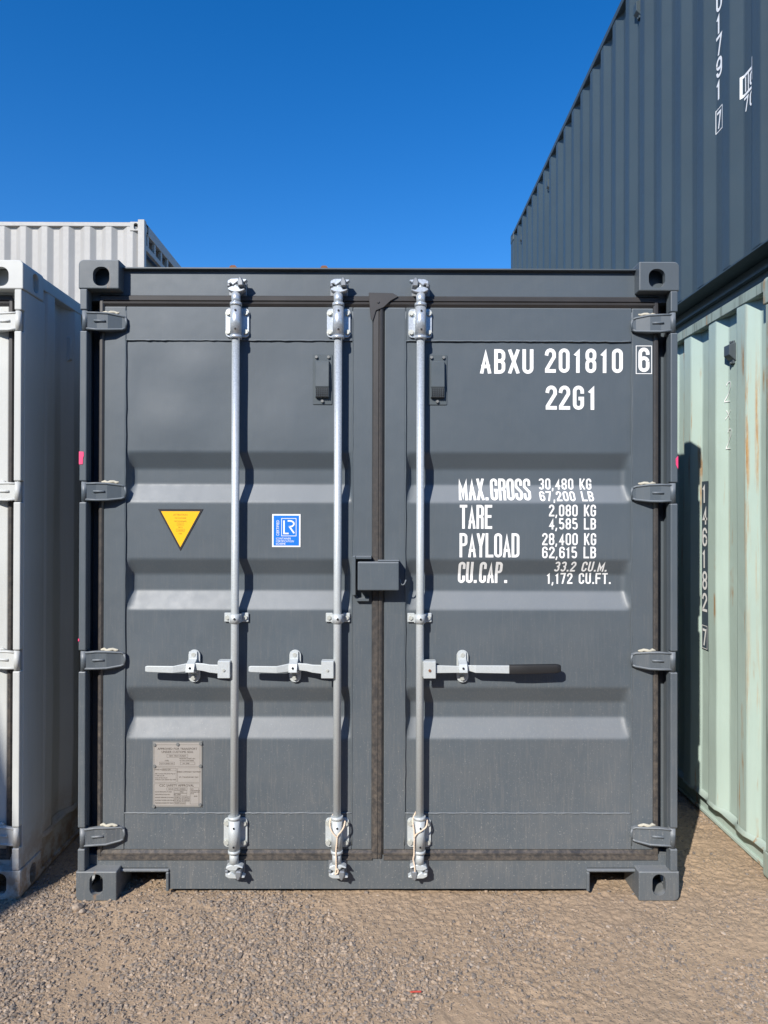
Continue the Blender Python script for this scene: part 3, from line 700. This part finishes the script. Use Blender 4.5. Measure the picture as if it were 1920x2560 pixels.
# lettering of the right door
flat0 = lambda a, b, l: (a, l, b)
def marks_id(bm):
    fit(bm, 'ABXU', .417, .638, 2.145, 2.247, .0150, flat0, ratio=1.27)
    x = .686
    for ch, x0 in zip('201810', (.686, .743, .805, .854, .916, .964)):
        text(bm, ch, x0, 2.150, .0450, .101, .0148, flat0)
    text(bm, '6', 1.071, 2.153, .046, .101, .0148, flat0)
    frame_rect(bm, 1.062, 1.126, 2.1465, 2.261, .0030, flat0)
door_lettering('lettering', marks_id, doors[1], M['letter'])
def marks_code(bm):
    for ch, x0 in zip('22G1', (.689, .744, .802, .865)): text(bm, ch, x0, 1.997, .0465, .100, .0150, flat0)
door_lettering('lettering', marks_code, doors[1], M['letter'])
def marks_table(bm):
    fit(bm, 'MAX.GROSS', .331, .632, 1.621, 1.713, .0112, flat0, ratio=1.12)
    fit(bm, 'TARE', .334, .468, 1.503, 1.602, .0112, flat0, ratio=1.12)
    fit(bm, 'PAYLOAD', .333, .581, 1.385, 1.485, .0112, flat0, ratio=1.10)
    fit(bm, 'CU.CAP .', .330, .538, 1.276, 1.366, .0112, flat0, ratio=1.12, slim=.18, slant=.01)
door_lettering('lettering', marks_table, doors[1], M['letter'])
def marks_figures(bm):
    sm = .0069
    fit(bm, '30,480 KG', .667, .888, 1.667, 1.714, sm, flat0, ratio=1.24)
    fit(bm, '67,200 LB', .668, .893, 1.618, 1.660, sm, flat0, ratio=1.24, slant=-.08)
    fit(bm, '2,080 KG', .703, .898, 1.555, 1.604, sm, flat0, ratio=1.24); fit(bm, '4,585 LB', .703, .898, 1.501, 1.548, sm, flat0, ratio=1.24)
    fit(bm, '28,400 KG', .675, .899, 1.436, 1.486, sm, flat0, ratio=1.24); fit(bm, '62,615 LB', .675, .898, 1.382, 1.430, sm, flat0, ratio=1.24)
    fit(bm, '33.2 CU.M.', .729, .950, 1.325, 1.368, sm, flat0, ratio=1.24, slant=.09); fit(bm, '1,172 CU.FT.', .702, .971, 1.273, 1.319, sm, flat0, ratio=1.24)
door_lettering('lettering', marks_figures, doors[1], M['letter'])
# stickers and plate on the left door (built flat just proud of the panel)
def sticker(name, layers, texts, parent, x, z, extra=None):
    y = min(face_y(x+a, z+b) for a in (-.08, 0, .08) for b in (-.06, 0, .06))-.0015
    mb = MB(); mats = []; b = mb.bm
    for i, (pts, m) in enumerate(layers):
        mats.append(m); mb.prism(pts, y-.0004*(i+1), y+.004 if i == 0 else y-.0004*i+.0001, mi=i)
    for t, tx, tz, size, xs, m, al in texts:
        if m not in mats: mats.append(m)
        font_text(b, t, tx, tz, size, lambda a, c, l: (a, y-.0004*(len(layers)+1), c), al, xs, mats.index(m))
    if extra: extra(mb, y-.0004*(len(layers)+1), mats)
    return mb.build(name, mats, parent)
tc = (-.819, 1.52)
tri = lambda s: [(tc[0]-.093*s, 1.582-.0075*(1-s)*9), (tc[0]+.093*s, 1.582-.0075*(1-s)*9), (tc[0], 1.582-.0075*(1-s)*9-.172*s)]
def rects(L, mi_mat, t=.0007):
    def f(mb, y, mats):
        if mi_mat not in mats: mats.append(mi_mat)
        mi = mats.index(mi_mat); k0 = len(mb.bm.faces)
        for x0, x1, z0, z1 in L: stroke(mb.bm, [(x0, z0), (x1, z0), (x1, z1), (x0, z1)], True, t, lambda a, b, l: (a, y, b), 0)
        mb.bm.faces.ensure_lookup_table()
        for q in mb.bm.faces[k0:]: q.material_index = mi
    return f
c = tc[0]
sticker('warning_sticker', [([p for p in tri(1.0)][::-1], M['blackv']), ([p for p in tri(.86)][::-1], M['yellow'])],
        [('ATTENTION', c, 1.5545, .0105, 1.0, M['yink'], 'CENTER'), ('THIS CONTAINER', c, 1.542, .0075, .8, M['yink'], 'CENTER'), ('MUST BE REPAIRED', c, 1.529, .0075, .8, M['yink'], 'CENTER'),
         ('ONLY', c, 1.517, .0072, 1, M['yink'], 'CENTER'), ('WITH', c, 1.504, .0072, 1, M['yink'], 'CENTER'), ('CORTEN', c, 1.4915, .0072, .9, M['yink'], 'CENTER'), ('STEEL', c, 1.478, .0072, .9, M['yink'], 'CENTER')],
        doors[0], c, 1.50, rects([(c-.014, c+.014, 1.5145, 1.525), (c-.017, c+.017, 1.489, 1.4995)], M['yink']))
bx0, bx1, bz0, bz1 = -.441, -.324, 1.426, 1.562
def lr(mb, y, mats):
    if M['letter'] not in mats: mats.append(M['letter'])
    mi = mats.index(M['letter']); k0 = len(mb.bm.faces); f = lambda a, b, l: (a, y-l, b)
    stroke(mb.bm, [(-.402, 1.472), (-.342, 1.472), (-.342, 1.544), (-.402, 1.544)], True, .0022, f, 0)
    stroke(mb.bm, [(-.392, 1.536), (-.392, 1.482), (-.373, 1.482)], False, .006, f, 0)
    stroke(mb.bm, [(-.377, 1.534)]+arc(-.367, 1.522, .016, .012, 90, -90)+[(-.369, 1.510), (-.369, 1.5095), (-.350, 1.483)], False, .006, f, .0002)
    cu = bmesh.new(); font_text(cu, 'CERTIFIED', 0, 0, .0165, lambda a, b, l: (a, y, b), 'LEFT', .86)
    for v in cu.verts: v.co = Vector((-.412-v.co.z, y, 1.472+v.co.x))
    me = bpy.data.meshes.new('q'); cu.to_mesh(me); cu.free(); mb.bm.from_mesh(me); bpy.data.meshes.remove(me)
    mb.bm.faces.ensure_lookup_table()
    for q in mb.bm.faces[k0:]: q.material_index = mi
rr4 = lambda x0, x1, z0, z1: [(x0, z0), (x1, z0), (x1, z1), (x0, z1)]
sticker('certification_sticker', [(rr4(bx0, bx1, bz0, bz1), M['letter']), (rr4(bx0+.006, bx1-.006, bz0+.006, bz1-.006), M['blue'])],
        [('CONTAINER', -.4255, 1.457, .0115, .95, M['letter'], 'LEFT'), ('CERTIFICATION', -.4255, 1.446, .0115, .90, M['letter'], 'LEFT'), ('SCHEME', -.4255, 1.4355, .0115, .95, M['letter'], 'LEFT')], doors[0], -.383, 1.49, lr)
px0, px1, pz0, pz1 = -.926, -.729, .358, .620
U = lambda u: px0+(u-190)/1000*(px1-px0); V = lambda v: pz1-(v-300)/1340*(pz1-pz0)
def plate_extra(mb, y, mats):
    rects([(U(a), U(b_), V(d), V(e)) for a, b_, e, d in ((205, 1160, 345, 800), (470, 905, 545, 610), (318, 628, 710, 768), (750, 1055, 708, 765), (205, 665, 830, 1135), (695, 1160, 830, 1135), (205, 1160, 1165, 1625),
          (468, 895, 1248, 1300), (620, 890, 1312, 1360), (620, 890, 1368, 1415), (620, 768, 1432, 1480), (790, 940, 1432, 1480), (620, 768, 1490, 1535), (790, 940, 1490, 1535), (620, 865, 1550, 1595), (958, 1135, 1248, 1590), (370, 665, 850, 892))], M['ink'], .0007)(mb, y, mats)
    mats.append(M['vent2']); mi = len(mats)-1
    for u, v in ((210, 345), (695, 335), (1175, 320), (210, 795), (1170, 790), (200, 1635), (1165, 1605)): mb.cyl((U(u), y-.001, V(v)), .0065, .006, 'Y', 12, mi=mi)
T_ = lambda s, u, v, sz, xs=.9, al='CENTER': (s, U(u), V(v), sz, xs, M['ink'], al)
sticker('approval_plate', [([(px0-.004, pz0-.004), (px1+.004, pz0-.004), (px1+.004, pz1+.006), (px0-.004, pz1+.006)], M['vent2']), (rr4(px0, px1, pz0, pz1), M['plate'])],
        [T_('APPROVED FOR TRANSPORT', 690, 452, .0125, 1.0), T_('UNDER CUSTOMS SEAL', 690, 518, .0125, 1.0), T_('GB/C 18602 LR20207', 690, 592, .008, 1), T_('TYPE', 465, 694, .0075, 1), T_('RX1Y-20ND-1H1', 473, 755, .0078, .95),
         T_("MANUFACTURER'S NO.", 900, 648, .007, .9), T_('OF THE CONTAINER', 885, 690, .007, .9), T_('RX 2989', 870, 752, .0078, 1), T_('OWNER NO.', 290, 882, .007, .8), T_('ABXU 201', 465, 882, .0078, 1),
         T_('ABC Container Hire & Sales Pty Ltd', 225, 965, .0072, .78, 'LEFT'), T_('T 1300 22 22 48', 225, 1008, .0072, .78, 'LEFT'), T_('www.abccha.com.au', 225, 1050, .0072, .85, 'LEFT'), T_('10 Marine Court, Glenvale QLD 4350', 225, 1090, .0072, .76, 'LEFT'),
         T_('TIMBER COMPONENT TREATMENT', 930, 930, .0080, .78), T_('IM / TAILILEUM-400 / 2021', 930, 1040, .0080, .88), T_('CSC SAFETY APPROVAL', 675, 1225, .0135, 1.0), T_('GB-LR 27741-10/2022', 682, 1288, .0078, 1),
         T_('DATE MANUFACTURED', 225, 1348, .0072, .9, 'LEFT'), T_('2022', 780, 1348, .0078, 1), T_('IDENTIFICATION NO.', 225, 1405, .0072, .9, 'LEFT'), T_('RX 2989', 690, 1405, .0078, 1),
         T_('MAXIMUM OPERATING GROSS MASS', 225, 1466, .007, .66, 'LEFT'), T_('30,480 kg', 692, 1468, .007, .9), T_('67,200 lbs', 865, 1468, .007, .9), T_('ALLOWABLE STACKING LOAD FOR 1.8g', 225, 1524, .007, .62, 'LEFT'), T_('97,160 kg', 692, 1526, .007, .9), T_('214,200 lbs', 865, 1526, .007, .85),
         T_('TRANSVERSE RACKING TEST FORCE', 225, 1582, .007, .66, 'LEFT'), T_('150,000 newtons', 740, 1582, .007, .9), T_('FIRST', 970, 1288, .0065, .8, 'LEFT'), T_('MAINTENANCE', 970, 1320, .0065, .8, 'LEFT'), T_('EXAMINATION', 970, 1352, .0065, .8, 'LEFT'), T_('DATE', 970, 1384, .0065, .8, 'LEFT'), T_('2028', 1070, 1440, .0075, 1)],
        doors[0], -.827, .49, plate_extra)

# ------------------------------------------------------------------ cords tied on two of the bars
def cord(pts, label):
    P = [Vector(p) for p in pts]; fine = []
    for i in range(len(P)-1):
        a, b = P[max(i-1, 0)], P[min(i+2, len(P)-1)]
        for k in range(8):
            t = k/8; p = .5*((2*P[i])+(-a+P[i+1])*t+(2*a-5*P[i]+4*P[i+1]-b)*t*t+(-a+3*P[i]-3*P[i+1]+b)*t**3); fine.append(p)
    fine.append(P[-1]); mb = MB()
    for ph in (0, PI*2/3, PI*4/3):
        mb.tube([p+Vector((.0016*math.cos(i*.95+ph), .0016*math.sin(i*.95+ph), 0)) for i, p in enumerate(fine)], .0021, 6)
    return mb
x2, x3 = -.168, .168
mb = cord([(x2+.034, .012, .318), (x2+.029, -.004, .300), (x2+.018, -.008, .283), (x2+.004, -.008, .264), (x2+.001, -.008, .235), (x2-.002, -.008, .20), (x2-.001, -.008, .17), (x2-.001, -.006, .135), (x2-.004, -.007, .112)], '')
mb2 = cord([(x2-.008, .038, .345), (x2-.026, .012, .322), (x2-.026, -.003, .300), (x2-.016, -.008, .280), (x2+.001, -.009, .262)], ''); me = bpy.data.meshes.new('q'); mb2.bm.to_mesh(me); mb.bm.from_mesh(me)
mb3 = cord([(x2-.004, -.007, .112), (x2+.004, -.009, .117), (x2+.007, -.008, .127), (x2+.003, -.009, .134), (x2-.002, -.008, .128)], ''); me = bpy.data.meshes.new('q'); mb3.bm.to_mesh(me); mb.bm.from_mesh(me)
o = mb.build('cord', M['rope']); o['label'] = 'beige cord tied in a Y shape around the foot of the middle locking bar'; o['category'] = 'cord'; o['group'] = 'cords tied round locking bars'
mb = cord([(x3-.012, .036, .348), (x3-.028, .010, .325), (x3-.025, -.004, .295), (x3-.022, -.008, .262), (x3-.023, -.007, .225), (x3-.023, -.004, .19), (x3-.026, -.001, .168), (x3-.021, -.003, .145), (x3-.019, -.004, .120)], '')
mb2 = cord([(x3+.032, .022, .318), (x3+.026, -.003, .302), (x3+.008, -.008, .288), (x3-.012, -.009, .276), (x3-.022, -.008, .262)], ''); me = bpy.data.meshes.new('q'); mb2.bm.to_mesh(me); mb.bm.from_mesh(me)
o = mb.build('cord', M['rope']); o['label'] = 'beige cord hanging straight down the left side of the rightmost locking bar'; o['category'] = 'cord'; o['group'] = 'cords tied round locking bars'

# ------------------------------------------------------------------ 2. off-white container on the left
WX = -1.445-HW
rw = thing('shipping_container', 'off-white shipping container with rust at its foot, standing left of the charcoal container', 'shipping container', (WX, .006, 0))
castings(rw, 6.058, M['white'])
ww = shell(rw, M['white'], 6.058, phase=(.2, .225), z0=.165, recess=.02, dent=.010, post=.20, lip=True, flange=True)
wd, wh, ws = door_end(rw, M['white'], detailed=False)
# right-hand locking bar of that door and a small side ventilator in the recess behind the post
wb = MB().cyl((.62, .018, 1.3), .0160, 2.28, 'Z', 20).build('locking_bar', M['galv'], rw)
for zz in (2.349, .256): bracket(wb, .62, zz, zz-.06, zz+.06)
def side_vent(root, sgn, y, z, xo, m, wdt=.10, hgt=.14):
    mb = MB(); s = sgn; a, b_ = sorted((xo, xo+s*.012)); mb.box(a, b_, y-wdt*.35, y+wdt*.35, z-hgt*.62, z+hgt*.62, bev=.002)
    x1 = xo+s*.034
    mb.prism([(xo, z+hgt/2), (x1, z+hgt/2-.01), (x1, z-hgt/2+.03), (xo, z-hgt/2)], y-wdt/2, y+wdt/2, plane='XZ', bev=.002)
    for q in (-1, 1): mb.cyl((xo+s*.014, y, z+q*hgt*.56), .006, .008, 'X', 8)
    return mb.build('side_ventilator', m, root)
side_vent(ww[1][0], 1, .515, 2.33, HW-.046, M['white'])

# ------------------------------------------------------------------ 3. mint container on the right
MX = 1.660+HW
rm_ = thing('shipping_container', 'weathered mint green shipping container with rust streaks on the ground at the right', 'shipping container', (MX, .012, 0))
castings(rm_, 6.058, M['mintrail'])
mw = shell(rm_, M['mint'], 6.058, phase=(.708-.082-.012+.012, .2), pitch=.290, flat=.082, z0=.112, recess=.048, gap=.036, railmat=M['mintrail'], dent=.008, post=.17, lip=True, flange=True, ztop=.062)
for s in (-1, 1):
    a, c_ = sorted((s*1.10, s*(HW-.004))); MB().box(a, c_, .004, .166, .118, HT-.118, bev=.006).build('corner_post', M['mintrail'], rm_)
MB().box(-1.10, 1.10, .05, .09, .118, 2.5).build('end_wall', M['mint'], rm_)
# ------------------------------------------------------------------ 4. slate container stacked on it
DX = 1.680+HW
rd = thing('shipping_container', 'slate blue-grey shipping container stacked on top of the mint green one', 'shipping container', (DX, 0, 2.597))
castings(rd, 6.30, M['slate'])
dw = shell(rd, M['slate'], 6.30, phase=(.544, .2), z0=.172, recess=.115, post=.20, ztop=.055)
for s in (-1, 1):
    a, c_ = sorted((s*1.10, s*(HW-.004))); MB().box(a, c_, .004, .196, .118, HT-.118, bev=.006).build('corner_post', M['slate'], rd)
MB().box(-1.10, 1.10, .05, .09, .118, 2.5).build('end_wall', M['slate'], rd)
for yy, zz in ((1.89, 2.42), (4.31, 2.42), (5.62, 2.42)): 
    k = round((yy-(.544+.174))/.278); side_vent(dw[0][0], -1, .544+.174+k*.278, 2.33, -(HW-.045), M['slate'], .055, .10)
k = round((.60-(.708-.082+.186))/.290); side_vent(mw[0][0], -1, .708-.082+.186+k*.290, 2.345, -(HW-.045), M['vent'], .055, .09)

def side_lettering(name, parent, mat, fn, interp, depth, xo, lift=.0012, cuts=None):
    """draw with f(a,b): a runs along -y (reading direction), b = z, in local coordinates"""
    bm = bmesh.new(); fn(bm)
    ys = sorted(cuts)
    for y in ys: bmesh.ops.bisect_plane(bm, geom=bm.verts[:]+bm.edges[:]+bm.faces[:], plane_co=(0, y, 0), plane_no=(0, 1, 0))
    for v in bm.verts:
        l = v.co.x; v.co.x = xo+float(interp(v.co.y))*depth-lift-l
    bmesh.ops.recalc_face_normals(bm, faces=bm.faces)
    me = bpy.data.meshes.new(name); bm.to_mesh(me); bm.free(); me.materials.append(mat)
    o = bpy.data.objects.new(name, me); S.collection.objects.link(o); o.parent = parent; return o
# slate container: vertical number on the inner flat at y 0.682..0.752
yf = lambda y0: (lambda a, b, l: (l, y0-a, b))
def slate_marks(bm):
    for i, ch in enumerate('201791'):
        text(bm, ch, 0, 4.294-2.597-.1125*(i-1)-.162, .060, .102, .0155, yf(.751), adv=.06)
def slate_check(bm):
    text(bm, '7', .008, 3.577-2.597-.045, .042, .088, .012, yf(.751), adv=.06); frame_rect(bm, -.003, .062, 3.577-2.597-.058, 3.577-2.597+.058, .0045, yf(.751))
def slate_square(bm):
    f = yf(.494); z1 = 3.648-2.597; z0 = z1-.104
    frame_rect(bm, .006, .155, z0+.006, z1-.006, .013, f)
    stroke(bm, [(.060, z0+.01), (.060, z1-.01)], False, .008, f, .0002)
    text(bm, 'i', .020, z0+.018, .030, .070, .009, f); text(bm, 'C', .072, z0+.020, .060, .064, .010, f)
    text(bm, '70', .022, z0-.078, .040, .070, .010, f, adv=.05)
E_ = [.544+.278*k+o for k in (-1, 0, 1) for o in (-.004, .004, .066, .074, .135, .143, .205, .213)]
for fn_ in (slate_marks, slate_check, slate_square): side_lettering('lettering', dw[0][0], M['letter'], fn_, dw[0][1], .036, -(HW-.010), cuts=E_)
# mint container: dark patch with white number
mp = .708-.082
EM = [mp+.290*k+o for k in (-1, 0, 1) for o in (-.004, .004, .078, .086, .141, .149, .223, .231)]
yA = mp+.145+.078
def patch(bm):
    f = yf(yA+.002); stroke(bm, [(.038, 1.000), (.038, 1.740)], False, .078, f, 0)
side_lettering('lettering', mw[0][0], M['navy'], lambda bm: stroke(bm, [(.037, .862), (.037, 1.740)], False, .074, yf(yA+.001), 0), mw[0][1], .036, -(HW-.010), cuts=EM, lift=.005)
def mint_marks(bm):
    f = yf(yA-.010)
    for i, ch in enumerate('146182'): text(bm, ch, 0, 1.627-.1135*i, .054, .098, .0140, f)
def mint_check(bm):
    f = yf(yA-.010); text(bm, '7', .004, .882, .042, .088, .0125, f); frame_rect(bm, -.004, .054, .868, .986, .0035, f)
for fn_ in (mint_marks, mint_check): side_lettering('lettering', mw[0][0], M['letter'], fn_, mw[0][1], .036, -(HW-.010), cuts=EM, lift=.0075)

def mint_scratches(bm):
    f = yf(.620-.145*0-.290+.145+.082+.030)
    for i, (ch, h) in enumerate((('2', .10), ('X', .045), ('2', .10))):
        text(bm, ch, .006+.004*i, 2.115-.115*i+(.03 if ch == 'X' else 0), .034, h, .0045, f, slant=.12)
side_lettering('lettering', mw[0][0], M['letter'], mint_scratches, mw[0][1], .036, -(HW-.010), cuts=EM, lift=.0075)

# ------------------------------------------------------------------ 5. light grey container far left, on a second one
GY = 5.95
def grey_box(z, lab, grp=None):
    r = thing('shipping_container', lab, 'shipping container', (-2.945, GY+HW, z), PI/2, grp)
    castings(r, 6.058, M['grey'])
    gw = shell(r, M['grey'], 6.058, phase=(4.28-2.945-.070-.063+.005-.266*0, .1), pitch=.266, flat=.070, z0=.16, post=.075, ztop=.062)
    for s in (-1, 1):
        a, c_ = sorted((s*(HW-.075), s*(HW+.002))); MB().box(a, c_, -.004, .078, .05, HT+.022, bev=.004).build('corner_post', M['grey'], r)
    mb = MB(); mb.box(-HW+.072, HW-.072, 0, .06, 2.470, HT+.008, bev=.003); mb.box(-HW+.072, HW-.072, .004, .05, 2.265, 2.330, bev=.003)
    for k in range(9):
        x0 = -HW+.13+.275*k
        if x0 < HW-.12: mb.box(x0+.02, x0+.08, .008, .046, 2.3305, 2.4695, bev=.002)
    mb.box(-HW+.072, HW-.072, .03, .06, 1.98, 2.03)
    mb.build('end_frame', M['grey'], r)
    MB().box(-HW+.06, HW-.06, .10, .12, .1, 2.5).build('end_wall', M['navy2'], r)
    return r
M['navy2'] = simple('dark_end_panel', (0.10, 0.115, 0.13), 0.6)
grey_box(2.62, 'light grey corrugated container high up behind the off-white one at far left')
# the one below it carries it; almost all of it is hidden
grey_box(0, 'lower light grey container carrying the light grey one at far left')

# ------------------------------------------------------------------ 6. unseen container stack, added as caster of the shade at lower left
ang = math.atan2(.134, .37)
ex, ey = math.sin(ang), math.cos(ang)
H2 = 5.19; t_ = H2/.76
bx_, by_ = -1.445-.556*t_, -.119+.0-t_*1.0
for i in (0, 1):
    r = thing('shipping_container', ('lower' if i == 0 else 'upper')+' white container of the unseen stack added to cast the lower-left shade', 'shipping container',
              (bx_-ex*3.0-ey*HW, by_-ey*3.0+ex*HW, i*2.6), -ang)
    castings(r, 6.058, M['white']); shell(r, M['white'], 6.058, z0=.15)
    MB().box(-1.20, 1.20, .004, .08, .118, 2.55).build('end_wall', M['white'], r)

# ------------------------------------------------------------------ 7. unseen row of containers behind the camera, added to cut the sky light
for i in range(3):
    for j in (0, 1):
        r = thing('shipping_container', ('dark', 'faded blue-grey', 'plain slate')[i]+(' lower' if j == 0 else ' upper')+' container of the unseen row added to cut the sky light', 'shipping container', (-4.5+6.4*i, -9.2-HW, 2.6*j), PI/2)
        castings(r, 6.058, M['slate']); shell(r, M['slate'], 6.058, z0=.15)
        MB().box(-1.20, 1.20, .004, .08, .118, 2.55).build('front_wall', M['slate'], r)

# ------------------------------------------------------------------ ground
def ground_mat():
    m, n, b = nmat('gravelly_dirt'); g, v = pos(n); 
    big = ramp(n, noise(n, v, 1.6, 4, .55), [(0.35, 0), (0.65, 1)])
    c = mix(n, big, (0.47, 0.338, 0.218), (0.39, 0.287, 0.194))
    c = mix(n, ramp(n, noise(n, v, 38, 6, .7), [(0.3, 0), (0.75, 1)]), c, (0.32, 0.233, 0.157))
    vo = N(n, 'ShaderNodeTexVoronoi', i_Scale=120, i_Randomness=1.0); n.links.new(v, vo.inputs['Vector'])
    sepc = n.nodes.new('ShaderNodeSeparateColor'); n.links.new(vo.outputs['Color'], sepc.inputs[0])
    stone = ramp(n, sepc.outputs[0], [(0.0, (0.10, 0.10, 0.105)), (0.45, (0.19, 0.175, 0.16)), (0.8, (0.30, 0.25, 0.20)), (1.0, (0.46, 0.41, 0.34))])
    inside = ramp(n, vo.outputs['Distance'], [(0.30, 1), (0.48, 0)])
    dens = ramp(n, noise(n, v, 2.6, 5, .6), [(0.38, 0.1), (0.62, 0.85)])
    pick = ramp(n, sepc.outputs[1], [(0.35, 0), (0.5, 1)])
    f = mul(n, mul(n, inside, dens), pick); c = mix(n, f, c, stone); n.links.new(c, b.inputs['Base Color'])
    b.inputs['Roughness'].default_value = 0.92; b.inputs['Specular IOR Level'].default_value = 0.25
    h = mul(n, mul(n, f, 1.0), mul(n, noise(n, v, 150, 4, .7), 0.9), 'ADD')
    bp = N(n, 'ShaderNodeBump', i_Strength=0.8, i_Distance=0.004); n.links.new(h, bp.inputs['Height']); n.links.new(bp.outputs[0], b.inputs['Normal'])
    return m
gx0, gx1, gy0, gy1 = -2.1, 2.3, -1.0, 1.5
gx = np.arange(gx0, gx1+.001, .005); gy = np.arange(gy0, gy1+.001, .005)
def gheight(x, y):
    edge = np.minimum(np.minimum(x-gx0, gx1-x), np.minimum(y-gy0, gy1-y)); e = np.clip(edge/.15, 0, 1)
    u_, w_ = x*.8-y*.6, x*.6+y*.8; p_, q_ = x*.53+y*.85, -x*.85+y*.53
    rg = 1+1.6*np.clip(vnoise(x*1.6+11, y*2.0+4, 41), -.5, .5)
    h = .010*vnoise(x*2.1+7, y*2.1+3, 21)+.006*vnoise(x*6+1, y*6, 22)+.004*vnoise(u_*19, w_*19, 23)+rg*(.0026*vnoise(p_*47, q_*47, 24)+.0030*vnoise(u_*83, w_*83, 26)+.0030*vnoise(x*118, y*118, 25))
    return -.004+h*e
ax = np.concatenate([[-300, -60, -12, -4], gx, [4, 12, 60, 300]]); ay = np.concatenate([[-300, -60, -12, -3], gy, [3, 8, 20, 60, 300]])
GX, GY_ = np.meshgrid(ax, ay); GZ = np.where((GX >= gx0) & (GX <= gx1) & (GY_ >= gy0) & (GY_ <= gy1), gheight(GX, GY_), -.004)
go = grid_mesh('ground', GX, GY_, GZ, ground_mat(), None, smooth=True); go['kind'] = 'structure'
# loose stones
def gravel(name, n, rmin, rmax, seed, label, thr=0.0, pw=3.2):
    r = np.random.default_rng(seed); cand = r.random((n*5, 2))*[4.1, 2.3]+[-1.95, -.95]
    d = vnoise(cand[:, 0]*1.5+5, cand[:, 1]*1.9+2, 31)+.5*vnoise(cand[:, 0]*4, cand[:, 1]*4, 32)
    d = d+.45*np.exp(-((cand[:, 0]+.25)/.55)**2-((cand[:, 1]+.28)/.35)**2)-.28*np.clip((cand[:, 0]-.3)/.5, 0, 1)
    keep = r.random(len(cand)) < (np.clip(.06+2.6*d, .025, 1) if thr == 0 else np.clip((d-thr)*2.5, .02, 1)); P = cand[keep][:n]; n = len(P)
    b = bmesh.new(); bmesh.ops.create_icosphere(b, subdivisions=1, radius=1.0); base = np.array([v.co[:] for v in b.verts]); F = np.array([[v.index for v in f.verts] for f in b.faces]); b.free()
    k = len(base); size = rmin+(rmax-rmin)*r.random(n)**pw
    V = np.tile(base, (n, 1, 1))*(1+.42*(r.random((n, k, 1))-.5)*1.6)
    V = np.sign(V)*np.abs(V)**0.95
    V = V*np.stack([.75+.7*r.random(n), .55+.5*r.random(n), .40+.35*r.random(n)], -1)[:, None, :]
    a = r.random(n)*2*PI; tl = (r.random(n)-.5)*.9; ca, sa = np.cos(a)[:, None], np.sin(a)[:, None]; ct, st_ = np.cos(tl)[:, None], np.sin(tl)[:, None]
    x, y, z = V[..., 0], V[..., 1], V[..., 2]; y, z = y*ct-z*st_, y*st_+z*ct; x, y = x*ca-y*sa, x*sa+y*ca
    V = np.stack([x, y, z], -1)*size[:, None, None]
    zc = gheight(P[:, 0], P[:, 1])+size*(.02+.30*r.random(n))
    V += np.stack([P[:, 0], P[:, 1], zc], -1)[:, None, :]
    me = bpy.data.meshes.new(name); me.vertices.add(n*k); me.vertices.foreach_set('co', V.ravel().astype(np.float32))
    FF = (F[None]+(np.arange(n)*k)[:, None, None]).reshape(-1, 3); nf = len(FF)
    me.loops.add(nf*3); me.loops.foreach_set('vertex_index', FF.ravel().astype(np.int32)); me.polygons.add(nf)
    me.polygons.foreach_set('loop_start', (np.arange(nf)*3).astype(np.int32)); me.polygons.foreach_set('loop_total', np.full(nf, 3, np.int32))
    me.polygons.foreach_set('use_smooth', np.zeros(nf, bool)); me.update()
    m, nn, bs = nmat('gravel_stone'); g, v = pos(nn)
    c = ramp(nn, g.outputs['Random Per Island'], [(0.0, (0.085, 0.085, 0.088)), (0.35, (0.145, 0.14, 0.135)), (0.65, (0.23, 0.19, 0.15)), (0.9, (0.36, 0.28, 0.21)), (1.0, (0.40, 0.34, 0.28))])
    c = mix(nn, ramp(nn, noise(nn, v, 90, 4, .7), [(0.38, .05), (0.68, .75)]), c, (0.41, 0.298, 0.20))
    nn.links.new(c, bs.inputs['Base Color']); bs.inputs['Roughness'].default_value = .85
    me.materials.append(m); o = bpy.data.objects.new(name, me); S.collection.objects.link(o); o['kind'] = 'stuff'; o['label'] = label; o['category'] = 'gravel'
    return o
gravel('gravel', 46000, .0016, .0088, 5, 'loose grey and tan gravel strewn over the dirt in front of the containers')
gravel('loose_chippings', 3800, .0045, .0105, 8, 'patch of coarser dark chippings on the dirt left of centre', thr=.16, pw=2.0)
for x, y, r0, lab in ((-1.185, -.060, .020, 'larger dark stone of a pair in front of the charcoal container\'s left foot'), (-1.155, -.085, .014, 'small dark stone beside a larger one near the charcoal container\'s left foot')):
    b = bmesh.new(); bmesh.ops.create_icosphere(b, subdivisions=2, radius=r0)
    for v in b.verts: v.co = Vector((v.co.x*1.2, v.co.y*.8, v.co.z*.75))*(1+.25*(random.random()-.5))
    me = bpy.data.meshes.new('stone'); b.to_mesh(me); b.free(); me.materials.append(bpy.data.materials['gravel_stone']); o = bpy.data.objects.new('stone', me); S.collection.objects.link(o); o.location = (x, y, r0*.4); o.rotation_euler = (.2, .3, 1)
    o['label'] = lab; o['category'] = 'stone'
mb = MB(); mb.box(-.013, .013, -.0035, .0035, .0, .0025, bev=.0008); mb.prism([(-.013, -.003), (-.022, -.0045), (-.024, .001), (-.013, .0032)], .0002, .002, plane='XY')
o = mb.build('plastic_shard', M['red']); o.location = (.130, -.552, .004); o.rotation_euler = (0, .05, .1); o['label'] = 'small red plastic shard lying on the gravel near the bottom edge'; o['category'] = 'litter'
